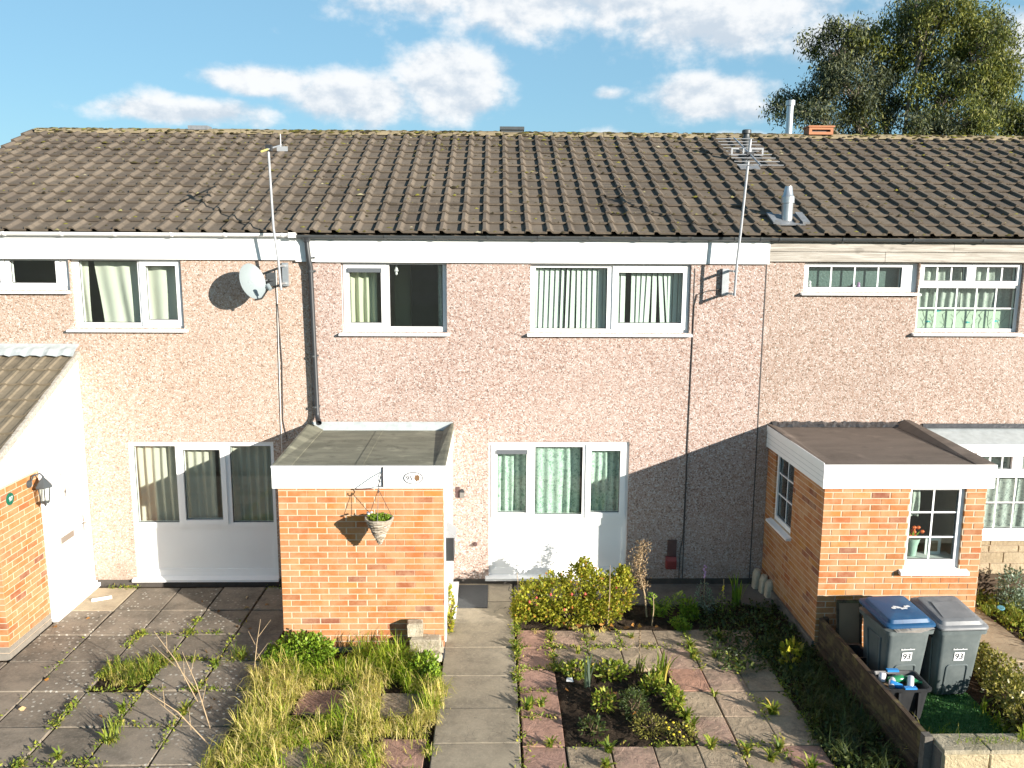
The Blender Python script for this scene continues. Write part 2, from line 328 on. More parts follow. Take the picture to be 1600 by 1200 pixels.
M['frost'] = cloth('pale_frosted_film', (.60, .70, .56), .2); M['twig'] = plain('grey_twig_print', (.30, .34, .28), .8); M['bird'] = plain('turquoise_bird_print', (.03, .45, .45), .7)

def leaf_mat(name, stops, transl=.3, rough=.5, spec=.3):
    m = bpy.data.materials.new(name); m.use_nodes = True; nt = m.node_tree; nt.nodes.clear(); g = NT(nt)
    c = g.ramp(g.n('ShaderNodeNewGeometry').outputs['Random Per Island'], stops)
    d = g.n('ShaderNodeBsdfPrincipled', {'Base Color': c, 'Roughness': rough, 'Specular IOR Level': spec}); t = g.n('ShaderNodeBsdfTranslucent', {'Color': g.mix(.4, c, (.3, .32, .03))})
    mx = g.n('ShaderNodeMixShader', {0: transl, 1: d.outputs[0], 2: t.outputs[0]}); g.n('ShaderNodeOutputMaterial', {0: mx.outputs[0]}); return m
M['grass'] = leaf_mat('green_grass', [(0, (.11, .21, .014)), (.4, (.23, .36, .022)), (.7, (.36, .44, .035)), (.9, (.52, .48, .10)), (1, (.66, .56, .20))], .4, .6, .15)
M['drygrass'] = leaf_mat('dry_grass', [(0, (.26, .32, .03)), (.3, (.50, .46, .09)), (.6, (.70, .57, .18)), (1, (.85, .70, .32))], .35, .7, .1)
M['weed'] = leaf_mat('weed_leaves', [(0, (.09, .15, .015)), (.5, (.20, .26, .028)), (.85, (.34, .35, .05)), (1, (.46, .34, .08))])
M['shrub'] = leaf_mat('yellow_green_leaves', [(0, (.13, .16, .015)), (.4, (.26, .28, .025)), (.75, (.42, .40, .04)), (.93, (.54, .44, .06)), (1, (.50, .15, .04))], .35)
M['deadbrown'] = leaf_mat('dead_brown_seed_heads', [(0, (.16, .10, .05)), (.6, (.32, .22, .13)), (1, (.50, .38, .24))], .2, .8, .1)
M['fresh'] = leaf_mat('fresh_green_leaves', [(0, (.08, .16, .015)), (.5, (.18, .30, .025)), (1, (.32, .42, .045))], .35)
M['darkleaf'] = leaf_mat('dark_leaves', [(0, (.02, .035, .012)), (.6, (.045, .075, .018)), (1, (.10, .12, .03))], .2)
M['hedge'] = leaf_mat('olive_hedge_leaves', [(0, (.08, .09, .016)), (.5, (.19, .18, .035)), (1, (.38, .32, .09))], .28, .4, .4)
M['silverleaf'] = leaf_mat('silver_green_leaves', [(0, (.12, .17, .12)), (1, (.25, .31, .23))], .2)
M['treeleaf'] = leaf_mat('eucalyptus_leaves', [(0, (.05, .07, .03)), (.4, (.105, .13, .04)), (.72, (.18, .195, .045)), (.93, (.28, .275, .06)), (1, (.38, .36, .16))], .28, .6, .2)
M['treeleaf2'] = leaf_mat('dark_eucalyptus_leaves', [(0, (.035, .048, .038)), (.6, (.075, .09, .05)), (1, (.16, .165, .07))], .15, .6, .2)
M['litter'] = leaf_mat('dead_leaves', [(0, (.10, .045, .018)), (.5, (.26, .12, .03)), (.8, (.40, .19, .04)), (1, (.45, .36, .22))], .1)
M['stem'] = plain('brown_stem', (.16, .11, .06), .9, var=.3); M['drystem'] = plain('dry_stem', (.40, .29, .17), .9, var=.3); M['bark'] = plain('pale_bark', (.26, .21, .17), .9, var=.5, scale=5)
M['petal_y'] = plain('yellow_petals', (.70, .52, .02), .6); M['petal_r'] = plain('pink_red_petals', (.55, .07, .06), .6); M['petal_o'] = plain('orange_petals', (.75, .13, .02), .6); M['petal_p'] = plain('mauve_petals', (.50, .28, .50), .6)
def turf_mat():
    m, nt, b = new_mat('artificial_turf'); g = NT(nt); n = g.noise(90, 4, .7)
    g.link(g.ramp(n, [(.3, (.03, .10, .022)), (.6, (.06, .17, .04)), (.8, (.10, .22, .06))]), b.inputs['Base Color']); b.inputs['Roughness'].default_value = .9
    g.link(g.bump(n, 1, .02), b.inputs['Normal']); return m
M['turf'] = turf_mat()
def bin_mat(name, col, dust):
    m, nt, b = new_mat(name); g = NT(nt); p = g.pos()
    c = g.mix(g.math('MULTIPLY', g.step(g.noise(5, 6, .65), .40, .72), .6), col, dust)
    strk = g.n('ShaderNodeMapping', {'Vector': p, 'Scale': (25, 25, 1.5)}).outputs[0]
    c = g.mix(g.math('MULTIPLY', g.step(g.noise(1, 4, .6, strk), .58, .75), .3), c, [v*.4 for v in col])
    g.link(c, b.inputs['Base Color']); b.inputs['Roughness'].default_value = .5
    g.link(g.bump(g.noise(200, 2), .25, .002), b.inputs['Normal']); return m
M['binbody'] = bin_mat('grey_bin_plastic', (.105, .125, .125), (.17, .19, .185)); M['binlid'] = bin_mat('grey_lid_plastic', (.15, .155, .16), (.24, .24, .24)); M['bluelid'] = bin_mat('blue_lid_plastic', (.006, .055, .14), (.02, .10, .20))
M['boxblack'] = bin_mat('black_box_plastic', (.018, .019, .021), (.035, .035, .035))
M['white'] = plain('white_sticker', (.78, .78, .77), .5); M['ink'] = plain('black_ink', (.02, .02, .022), .6); M['paper'] = plain('newsprint', (.55, .50, .44), .8, var=.25, scale=40)
M['bluebag'] = plain('blue_plastic_bag', (.02, .10, .36), .3, var=.3, scale=14, bump=.8, bscale=14)
M['greenglass'] = plain('green_plastic_bottle', (.03, .20, .08), .15, var=.2); M['bluecap'] = plain('blue_plastic', (.03, .22, .55), .35); M['cardboard'] = plain('brown_cardboard', (.26, .17, .10), .85, var=.15); M['can'] = plain('white_can', (.62, .63, .66), .35, metal=.3)
M['mat'] = plain('grey_rubber_mat', (.060, .064, .066), .8, var=.2, scale=30, bump=.5, bscale=70)
M['door'] = plain('white_door_paint', (.82, .82, .80), .4, var=.02)
M['picture'] = plain('brown_painted_animal', (.20, .11, .05), .6, var=.3, scale=40); M['mint'] = plain('pale_green_vase', (.45, .62, .52), .3); M['pinkw'] = plain('white_ornament', (.70, .66, .68), .4)
M['oldroof'] = tile_mat('rear_roof', (.14, .11, .08), (.11, .09, .07))

# ------------------------------------------------------------------ mesh helpers
class MB:
    def __init__(s, T=None): s.v = []; s.f = []; s.T = T
    def add(s, vs, fs):
        o = len(s.v)
        s.v += [tuple(s.T @ Vector(v)) if s.T is not None else tuple(v) for v in vs]
        s.f += [tuple(i+o for i in f) for f in fs]; return s
    def box(s, x0, x1, y0, y1, z0, z1):
        return s.add([(x0,y0,z0),(x1,y0,z0),(x1,y1,z0),(x0,y1,z0),(x0,y0,z1),(x1,y0,z1),(x1,y1,z1),(x0,y1,z1)],
                     [(0,3,2,1),(4,5,6,7),(0,1,5,4),(1,2,6,5),(2,3,7,6),(3,0,4,7)])
    def plate(s, x0, x1, z0, z1, y0, y1, holes=()):
        """slab in the x-z plane between depths y0 (front) and y1, with rectangular holes (hx0,hx1,hz0,hz1)"""
        xs = sorted({x0, x1, *[h[0] for h in holes], *[h[1] for h in holes]}); zs = sorted({z0, z1, *[h[2] for h in holes], *[h[3] for h in holes]})
        xs = [x for x in xs if x0 <= x <= x1]; zs = [z for z in zs if z0 <= z <= z1]
        nx, nz = len(xs)-1, len(zs)-1
        def solid(i, j):
            if i < 0 or j < 0 or i >= nx or j >= nz: return False
            cx, cz = (xs[i]+xs[i+1])/2, (zs[j]+zs[j+1])/2
            return not any(h[0] < cx < h[1] and h[2] < cz < h[3] for h in holes)
        for i in range(nx):
            for j in range(nz):
                if not solid(i, j): continue
                a, b, c, d = xs[i], xs[i+1], zs[j], zs[j+1]
                s.add([(a,y0,c),(b,y0,c),(b,y0,d),(a,y0,d)], [(0,1,2,3)]); s.add([(a,y1,c),(b,y1,c),(b,y1,d),(a,y1,d)], [(3,2,1,0)])
                if not solid(i-1, j): s.add([(a,y0,c),(a,y0,d),(a,y1,d),(a,y1,c)], [(0,1,2,3)])
                if not solid(i+1, j): s.add([(b,y0,c),(b,y1,c),(b,y1,d),(b,y0,d)], [(0,1,2,3)])
                if not solid(i, j-1): s.add([(a,y0,c),(a,y1,c),(b,y1,c),(b,y0,c)], [(0,1,2,3)])
                if not solid(i, j+1): s.add([(a,y0,d),(b,y0,d),(b,y1,d),(a,y1,d)], [(0,1,2,3)])
        return s
    def tube(s, pts, r, n=8, caps=True):
        pts = [Vector(p) for p in pts]; rs = r if isinstance(r, (list, tuple)) else [r]*len(pts)
        rings = []; up = None
        for i, p in enumerate(pts):
            t = (pts[min(i+1, len(pts)-1)]-pts[max(i-1, 0)])
            t = t.normalized() if t.length > 1e-9 else Vector((0, 0, 1))
            if up is None: up = t.orthogonal().normalized()
            up = (up - t*up.dot(t)); up = up.normalized() if up.length > 1e-6 else t.orthogonal().normalized()
            w = t.cross(up)
            rings.append([p + (up*math.cos(2*math.pi*k/n) + w*math.sin(2*math.pi*k/n))*rs[i] for k in range(n)])
        vs = [v for ring in rings for v in ring]; fs = []
        for i in range(len(pts)-1):
            for k in range(n):
                a, b = i*n+k, i*n+(k+1) % n; fs.append((a, b, b+n, a+n))
        if caps: fs.append(tuple(range(n))[::-1]); fs.append(tuple(range((len(pts)-1)*n, len(pts)*n)))
        return s.add(vs, fs)
    def lathe(s, prof, c=(0, 0, 0), n=16, axis=Vector((0, 0, 1))):
        q = Vector((0, 0, 1)).rotation_difference(axis) if axis != Vector((0, 0, 1)) else None
        vs = []; fs = []; c = Vector(c)
        for r, z in prof:
            for k in range(n):
                a = 2*math.pi*k/n; p = Vector((r*math.cos(a), r*math.sin(a), z)); vs.append(c + (q @ p if q else p))
        for i in range(len(prof)-1):
            for k in range(n):
                a, b = i*n+k, i*n+(k+1) % n; fs.append((a, b, b+n, a+n))
        fs.append(tuple(range(n))[::-1]); fs.append(tuple(range((len(prof)-1)*n, len(prof)*n)))
        return s.add(vs, fs)
    def loft(s, rings, cap=True):
        n = len(rings[0]); vs = [v for r in rings for v in r]; fs = []
        for i in range(len(rings)-1):
            for k in range(n):
                a, b = i*n+k, i*n+(k+1) % n; fs.append((a, b, b+n, a+n))
        if cap: fs.append(tuple(range(n))[::-1]); fs.append(tuple(range((len(rings)-1)*n, len(rings)*n)))
        return s.add(vs, fs)
    def prism(s, poly, lo, hi, axis):
        """polygon of 2-tuples extruded along axis ('x','y','z')"""
        def P(a, b, t): return (t, a, b) if axis == 'x' else ((a, t, b) if axis == 'y' else (a, b, t))
        n = len(poly); vs = [P(a, b, lo) for a, b in poly]+[P(a, b, hi) for a, b in poly]
        fs = [tuple(range(n))[::-1], tuple(range(n, 2*n))]+[(i, (i+1) % n, (i+1) % n+n, i+n) for i in range(n)]
        return s.add(vs, fs)
    def mesh(s, name, mat, off=Vector((0, 0, 0)), smooth=False):
        me = bpy.data.meshes.new(name); me.from_pydata([tuple(Vector(v)-off) for v in s.v], [], s.f); me.materials.append(mat)
        if smooth: me.polygons.foreach_set('use_smooth', [True]*len(me.polygons))
        me.update(); return me

def fix_normals(me):
    import bmesh
    bm = bmesh.new(); bm.from_mesh(me); bmesh.ops.recalc_face_normals(bm, faces=bm.faces); bm.to_mesh(me); bm.free()
def tag(o, label=None, cat=None, group=None, kind=None):
    for k, v in (('label', label), ('category', cat), ('group', group), ('kind', kind)):
        if v: o[k] = v
    return o
ORG = {}
def empty(name, loc, label=None, cat=None, group=None, kind=None):
    o = bpy.data.objects.new(name, None); COL.objects.link(o); o.location = loc; o.empty_display_size = .1; ORG[o.name] = Vector(loc)
    return tag(o, label, cat, group, kind)
def link_mesh(name, me, parent=None, local=(0, 0, 0)):
    o = bpy.data.objects.new(name, me); COL.objects.link(o)
    if parent is not None: o.parent = parent; ORG[o.name] = ORG[parent.name]
    o.location = local; return o
def part(name, mb, mat, parent, smooth=False, label=None, kind=None, fix=True):
    me = mb.mesh(name, mat, ORG[parent.name], smooth)
    if fix: fix_normals(me)
    if smooth: set_sharp(me)
    return tag(link_mesh(name, me, parent), label, None, None, kind)
def set_sharp(me, ang=40):
    try: me.set_sharp_from_angle(angle=R(ang))
    except Exception: pass
def single(name, mb, mat, loc, label=None, cat=None, group=None, kind=None, smooth=False, fix=True):
    loc = Vector(loc); me = mb.mesh(name, mat, loc, smooth)
    if fix: fix_normals(me)
    if smooth: set_sharp(me)
    o = link_mesh(name, me); o.location = loc; ORG[o.name] = loc
    return tag(o, label, cat, group, kind)
def text(name, body, size, mat, parent, M4, align='CENTER'):
    cu = bpy.data.curves.new(name, 'FONT'); cu.body = body; cu.size = size; cu.align_x = align; cu.align_y = 'CENTER'; cu.extrude = .0012; cu.materials.append(mat)
    tmp = bpy.data.objects.new(name, cu); COL.objects.link(tmp); bpy.context.view_layer.update()
    me = bpy.data.meshes.new_from_object(tmp.evaluated_get(bpy.context.evaluated_depsgraph_get())); bpy.data.objects.remove(tmp)
    o = bpy.data.objects.new(name, me); COL.objects.link(o); o.parent = parent
    m = M4.copy(); m.translation = m.translation-ORG[parent.name]; o.matrix_local = m; ORG[o.name] = ORG[parent.name]; return o
FRONT = Matrix(((1, 0, 0, 0), (0, 0, -1, 0), (0, 1, 0, 0), (0, 0, 0, 1)))      # text plane facing -y
def at_front(x, y, z): m = FRONT.copy(); m.translation = (x, y, z); return m
SIDE = Matrix(((0, 0, 1, 0), (1, 0, 0, 0), (0, 1, 0, 0), (0, 0, 0, 1)))        # text plane facing +x
def at_side(x, y, z): m = SIDE.copy(); m.translation = (x, y, z); return m
def frame4(o, ex, ey, ez):
    m = Matrix((ex, ey, ez)).transposed().to_4x4(); m.translation = o; return m
EX, EY, EZ = Vector((1, 0, 0)), Vector((0, 1, 0)), Vector((0, 0, 1))

# ------------------------------------------------------------------ ground
g = MB().add([(-600, -500, -.05), (600, -500, -.05), (600, 900, -.05), (-600, 900, -.05)], [(0, 1, 2, 3)])
single('ground', g, M['ground'], (0, 0, -.05), kind='structure')
rng = random.Random(7)
def bumpy(name, x0, x1, y0, y1, z, mat, amp=.03, step=.07, seed=1):
    nx, ny = max(2, int((x1-x0)/step)), max(2, int((y1-y0)/step)); r = random.Random(seed); vs = []; fs = []
    for j in range(ny+1):
        for i in range(nx+1):
            e = min(i, nx-i, j, ny-j) > 0
            vs.append((x0+(x1-x0)*i/nx, y0+(y1-y0)*j/ny, z+(r.uniform(-amp, amp) if e else -amp)))
    for j in range(ny):
        for i in range(nx): a = j*(nx+1)+i; fs.append((a, a+1, a+nx+2, a+nx+1))
    return single(name, MB().add(vs, fs), mat, (x0, y0, z), kind='structure', smooth=True)
bumpy('soil_bed', .2, 3.95, -1.6, -.02, -.02, M['soil'], .025, seed=2)
bumpy('soil_bed', .66, 2.02, -4.0, -2.42, -.012, M['soil'], .025, seed=3)
bumpy('soil_strip', 3.1, 3.95, -5.6, -1.6, -.02, M['soil'], .025, seed=4)
bumpy('soil_patch', -2.75, -.6, -5.6, -1.96, -.02, M['soil'], .025, seed=5)
bumpy('yard_bedding', -9.0, -2.65, -6, 0, -.03, M['soil'], .008, step=.25, seed=6)
bumpy('soil_patch', 3.95, 9.5, -4.4, -.02, -.02, M['soil'], .02, step=.12, seed=8)
bumpy('path_bedding', -.62, 3.1, -6, -.0, -.035, M['soil'], .006, step=.2, seed=9)

def cham(w, d, h, c, name, mat, base='corner', wob=0, r=None):
    """block w x d x h, top edges chamfered; origin at lower corner"""
    q = r or random.Random(1); u = lambda: q.uniform(-wob, wob)
    vs = [(0,0,0),(w,0,0),(w,d,0),(0,d,0),(0,0,h-c),(w,0,h-c),(w,d,h-c),(0,d,h-c),(c,c,h),(w-c,c,h),(w-c,d-c,h),(c,d-c,h)]
    vs = [(x+u(), y+u(), z) for x, y, z in vs]
    fs = [(0,3,2,1),(0,1,5,4),(1,2,6,5),(2,3,7,6),(3,0,4,7),(4,5,9,8),(5,6,10,9),(6,7,11,10),(7,4,8,11),(8,9,10,11)]
    me = bpy.data.meshes.new(name); me.from_pydata(vs, [], fs); me.materials.append(mat); return me
SLABS = {}
def slab(parent, x0, x1, y0, y1, mat, top=0.0, gap=.012, tilt=.006, name='paving_slab', h=.045):
    key = (round(x1-x0, 2), round(y1-y0, 2), mat.name, rng.randint(0, 2))
    if key not in SLABS: SLABS[key] = cham(key[0]-gap, key[1]-gap, h, .006, name, mat, wob=.004, r=rng)
    o = link_mesh(name, SLABS[key], parent, Vector((x0+gap/2, y0+gap/2, top-h+rng.uniform(-.006, .006)))-ORG[parent.name])
    o.rotation_euler = (rng.uniform(-tilt, tilt), rng.uniform(-tilt, tilt), rng.uniform(-tilt, tilt)); return o

yard = empty('paved_yard', (-4, -2, 0), kind='structure')
cols = [-8.64, -8.04, -7.44, -6.84, -6.24, -5.64, -5.03, -4.42, -3.82, -3.22, -2.64]; rows = [-.1, -.85, -1.55, -2.22, -2.88, -3.56, -4.2, -4.86, -5.5]
for j in range(len(rows)-1):
    for i in range(len(cols)-1):
        x0, x1 = cols[i], cols[i+1]
        if x1 < -5.5 and rows[j] > -2.2: continue
        if abs(x0+4.42) < .01 and abs(rows[j]+2.22) < .01: continue        # a slab is missing here
        if abs(x0+5.64) < .01 and j == 0: slab(yard, x0, x1, rows[j+1], rows[j], M['sandflag']); continue
        slab(yard, x0, x1, rows[j+1], rows[j], M['flag'], gap=.022, tilt=.009)
path = empty('garden_path', (-.17, -2, 0), kind='structure')
pr = [-.02, -.64, -1.29, -1.95, -2.61, -3.28, -3.91, -4.57, -5.2]
for j in range(len(pr)-1): slab(path, -.6, .262, pr[j+1], pr[j], M['pathflag'], top=.012)
terr = empty('riven_paving', (1.7, -3, 0), kind='structure')
def rowslabs(xs, y0, y1, mats):
    for i in range(len(xs)-1): slab(terr, xs[i], xs[i+1], y0, y1, mats[i % len(mats)], top=.004)
RV, RR = M['riven'], M['rivenred']
rowslabs([.275, .69, 1.13, 1.55, 2.0, 2.39, 2.82, 3.24], -1.95, -1.48, [RR, RV, RV, RV, RV, RV, RV])
rowslabs([.275, .70, 1.12, 1.52, 2.0, 2.385, 2.82, 3.22], -2.46, -1.95, [RR, RV, RV, RV, RV, RV, RV])
for k, (a, b) in enumerate(((-2.46, -2.95), (-2.95, -3.45), (-3.45, -3.95))):
    slab(terr, .275, .70, b, a, RR, top=.004)
    slab(terr, 1.98, 2.385, b, a, (RR, RV, RV)[k], top=.004); slab(terr, 2.385, 2.80, b, a, RV, top=.004); slab(terr, 2.80, 3.2, b, a, RV, top=.004)
for a, b, mm in ((-3.95, -4.45, [RR, RV, RV, RV, RV, RV, RR]), (-4.45, -4.95, [RR, RV, RV, RV, RR, RV, RV]), (-4.95, -5.5, [RR, RV, RV, RV, RR, RV, RV])):
    rowslabs([.275, .70, 1.13, 1.55, 1.98, 2.385, 2.80, 3.2], b, a, mm)
# slabs among the long grass
gs = empty('stepping_slabs', (-1.5, -3.2, 0), kind='structure')
for x0, x1, y0, y1, mm in ((-2.1, -1.66, -3.35, -2.87, RR), (-1.66, -1.22, -3.35, -2.87, RV), (-1.22, -.78, -3.4, -2.95, RV), (-2.1, -1.66, -4.35, -3.85, RV), (-1.1, -.66, -4.3, -3.8, RR), (-1.66, -1.2, -4.4, -3.9, RV)):
    slab(gs, x0, x1, y0, y1, mm, top=.006)
wp = empty('wall_path', (3, -.4, 0), kind='structure')
for x0, x1 in ((.27, 1.2), (1.2, 2.1), (2.1, 3.0), (3.0, 3.84)): slab(wp, x0, x1, -.72, -.02, M['concrete'], top=.0)
rp = empty('neighbour_path', (6.2, -2, 0), kind='structure')
for a, b in ((-.05, -.9), (-.9, -1.75), (-1.75, -2.35), (-2.35, -3.0), (-3.0, -3.7), (-3.7, -4.4)): slab(rp, 5.9, 6.52, b, a, M['rpath'], top=.01)

# ------------------------------------------------------------------ houses
TH = R(23.3); TW, TG, ROWS = .284, .343, 13
EAVE_Y, EAVE_Z = -.135, 4.925
UP = Vector((0, math.cos(TH), math.sin(TH))); NRM = Vector((0, -math.sin(TH), math.cos(TH)))
RIDGE_Y = EAVE_Y + ROWS*TG*math.cos(TH); RIDGE_Z = EAVE_Z + ROWS*TG*math.sin(TH)
def tile_mesh(name, mat, w=TW, gauge=TG, roll=.05, L=.40, rise=.036, seed=0):
    r = random.Random(seed); j = lambda a: r.uniform(-a, a)
    prof = [(0, .006), (.004, .043), (.012, .047), (.050, .047), (.084, .015), (.098, .010), (w-.01, .010), (w+.006, .012)]
    n = len(prof); vs = []; fs = []
    for y in (0.0, L):
        for x, z in prof: vs.append((x, y+(j(.003) if y == 0 else 0), z+rise*(1-y/gauge)))
    for x, z in prof: vs.append((x, 0.002, max(z-.024, -.012)+rise-.004))
    for i in range(n-1):
        fs.append((i, i+1, i+1+n, i+n)); fs.append((i+2*n, i+1+2*n, i+1, i))
    fs.append((0, n, 2*n))
    me = bpy.data.meshes.new(name); me.from_pydata(vs, [], fs); me.materials.append(mat); return me
TILES = [tile_mesh('roof_tile', M['tile'], seed=s) for s in range(4)]
def make_roof(house, xa, xb, seed):
    r = random.Random(seed)
    sh = MB()
    a0 = Vector((xa, EAVE_Y+.02, EAVE_Z-.03)); a1 = Vector((xb, EAVE_Y+.02, EAVE_Z-.03)); t = UP*(ROWS*TG-.02)
    by = 2*RIDGE_Y-EAVE_Y
    sh.add([a0, a1, a1+t, a0+t, (xb, by, EAVE_Z), (xa, by, EAVE_Z)], [(0, 1, 2, 3), (3, 2, 4, 5)])
    roof = part('roof', sh, M['oldroof'], house, fix=False)
    k0 = math.ceil((xa-.113-TW/2)/TW); k = k0
    base = ORG[house.name]
    while .113+k*TW+TW/2 < xb:
        for i in range(ROWS):
            slip = r.uniform(-.03, -.012) if r.random() < .03 and i else r.uniform(-.006, .006)
            p = Vector((.113+k*TW+r.uniform(-.003, .003), EAVE_Y, EAVE_Z)) + UP*(i*TG+slip) + NRM*.004
            o = link_mesh('roof_tile', r.choice(TILES), roof, p-base)
            o.rotation_euler = (TH+r.uniform(-.006, .006), r.uniform(-.008, .008), r.uniform(-.006, .006))
        k += 1
    # ridge tiles
    n = max(1, round((xb-xa)/.45)); L = (xb-xa)/n
    prof = [(.15*math.cos(a), .095*math.sin(a)) for a in [math.pi*q/8 for q in range(9)]]
    rm = MB(); 
    outer = [(y, z) for y, z in prof]; inner = [(y*.87, z*.85) for y, z in prof][::-1]
    rm.prism(outer+inner, .004, L-.004, 'x'); me = rm.mesh('ridge_tile', M['ridge']); fix_normals(me)
    for q in range(n):
        o = link_mesh('ridge_tile', me, roof, Vector((xa+q*L, RIDGE_Y+.02, RIDGE_Z-.012+r.uniform(-.005, .008)))-base); o.rotation_euler = (0, r.uniform(-.012, .012), 0)
    # moss cushions
    mo = MB()
    for q in range(int(120*(xb-xa))):
        x = r.uniform(xa, xb); i = r.randint(0, ROWS-1)
        if r.random() < .35: i = ROWS-1-int(abs(r.gauss(0, 1.6)))
        i = max(0, min(ROWS-1, i)); fx = (x-.113) % TW
        if fx < .09 and r.random() < .8: x += .1
        y = r.random()**2*.25
        p = Vector((x, EAVE_Y, EAVE_Z)) + UP*(i*TG+y+.005) + NRM*(.012+.03*(1-y/TG)+(.03 if (x-.113) % TW < .07 else 0))
        s = r.uniform(.010, .030); e = r.uniform(1.0, 2.4); ring = []
        for a in range(6): ring.append(p + EX*math.cos(a*math.pi/3)*s*e*r.uniform(.7, 1.2) + UP*math.sin(a*math.pi/3)*s*r.uniform(.7, 1.2)*.9)
        mo.add(ring+[p+NRM*s*.75], [(a, (a+1) % 6, 6) for a in range(6)])
    for q in range(int(60*(xb-xa))):            # along the ridge
        x = r.uniform(xa, xb); a = r.uniform(.2, 2.2); p = Vector((x, RIDGE_Y+.02-.15*math.cos(a), RIDGE_Z-.012+.095*math.sin(a))); s = r.uniform(.012, .042)
        mo.add([p+EX*math.cos(b*math.pi/3)*s*1.6+UP*math.sin(b*math.pi/3)*s for b in range(6)]+[p+NRM*s*.35], [(b, (b+1) % 6, 6) for b in range(6)])
    part('moss', mo, M['moss'], house, kind='stuff', fix=False)
    return roof

def window(house, x0, x1, z0, z1, panes, sill=None, wall_y=0.0, rec=.06, T=None, name='window', panel=None, mat=None, depth=.09):
    """panes: list of dict(g=(x0,x1,z0,z1), sash=(..)|None, vbars, hbars, vent)"""
    mat = mat or M['upvc']; yf = wall_y+rec
    holes = []
    for p in panes: holes.append(p['g'])
    if panel: holes.append(panel)
    w = part(name, MB(T).plate(x0, x1, z0, z1, yf, yf+depth, holes), mat, house)
    for p in panes:
        gx0, gx1, gz0, gz1 = p['g']
        if p.get('sash'):
            s = p['sash']; part('sash', MB(T).plate(*s, yf-.018, yf-.002, [p['g']]), mat, w)
        yg = yf+.03
        part('pane', MB(T).box(gx0-.004, gx1+.004, yg, yg+.006, gz0-.004, gz1+.004), M['glass'], w)
        q = .008
        part('gasket', MB(T).plate(gx0, gx1, gz0, gz1, yg-.008, yg-.002, [(gx0+q, gx1-q, gz0+q, gz1-q)]), M['gasket'], w)
        for bx in p.get('vb', ()): part('glazing_bar', MB(T).box(bx-.010, bx+.010, yg-.012, yg-.003, gz0+.003, gz1-.003), mat, w)
        for bz in p.get('hb', ()): part('glazing_bar', MB(T).box(gx0+.003, gx1-.003, yg-.015, yg-.004, bz-.009, bz+.009), mat, w)
        if p.get('vent'): part('trickle_vent', MB(T).box(gx0-.012, gx1+.012, yf-.042, yf-.012, gz1-.055, gz1+.002), M['ventbar'], w)
    if panel:
        a, b, c, d = panel; part('panel', MB(T).box(a-.003, b+.003, yf+.022, yf+.04, c-.003, d+.003), mat, w)
        part('panel_bead', MB(T).plate(a+.0, b-.0, c+.0, d-.0, yf+.006, yf+.021, [(a+.018, b-.018, c+.018, d-.018)]), mat, w)
    if sill:
        sx0, sx1, sz0, sz1 = sill; pr_ = [(wall_y-.07, sz0), (wall_y-.07, sz0+(sz1-sz0)*.55), (yf-.003, sz1), (yf-.003, sz0)]
        m = MB(T); n = len(pr_); vs = [(sx0, a, b) for a, b in pr_]+[(sx1, a, b) for a, b in pr_]
        m.add(vs, [(3, 2, 1, 0), (4, 5, 6, 7)]+[(i, (i+1) % 4, (i+1) % 4+4, i+4) for i in range(4)]); part('sill', m, mat, w)
    return w

def gutter(house, xa, xb, mat, z=4.865, brackets=()):
    y0, r = -.105, .047
    out = [(y0+r*math.cos(a), z+r*math.sin(a)) for a in [math.pi+math.pi*q/8 for q in range(9)]]; inn = [(y0+(r-.006)*math.cos(a), z+(r-.006)*math.sin(a)) for a in [2*math.pi-math.pi*q/8 for q in range(9)]]
    gt = part('gutter', MB().prism(out+inn, xa, xb, 'x'), mat, house, smooth=True)
    for bx in brackets:
        o2 = [(y0+(r+.007)*math.cos(a), z+(r+.007)*math.sin(a)) for a in [math.pi*.98+math.pi*1.04*q/8 for q in range(9)]]
        i2 = [(y0+(r+.001)*math.cos(a), z+(r+.001)*math.sin(a)) for a in [math.pi*2.02-math.pi*1.04*q/8 for q in range(9)]]
        part('gutter_bracket', MB().prism(o2+i2, bx-.014, bx+.014, 'x').box(bx-.012, bx+.012, -.09, -.05, z-.045, z-.03), mat, gt)
    return gt
HX = [-8.0, -2.516, 3.68, 9.9]
def shell(house, xa, xb, holes, mat, fascia_z0=4.575):
    part('wall', MB().plate(xa+.001, xb-.001, .06, 4.93, 0, .12, holes), mat, house)
    by = 2*RIDGE_Y
    part('rear_walls', MB().box(xa+.002, xb-.002, by-.15, by, 0, 4.9), mat, house)
    part('interior_wall', MB().box(xa+.02, xb-.02, 2.6, 2.7, 0, 4.9), M['darkroom'], house)
    part('floor_slab', MB().box(xa+.02, xb-.02, .13, 2.59, 2.34, 2.55), M['darkroom'], house)
    part('ceiling', MB().box(xa+.02, xb-.02, .13, 2.59, 4.72, 4.8), M['darkroom'], house)
    part('party_wall', MB().box(xa+.02, xa+.12, .14, 2.58, .05, 4.7), M['darkroom'], house); part('party_wall', MB().box(xb-.12, xb-.02, .14, 2.58, .05, 4.7), M['darkroom'], house)
    part('plinth', MB().box(xa+.003, xb-.003, -.012, .1, -.03, .075), M['plinth'], house)

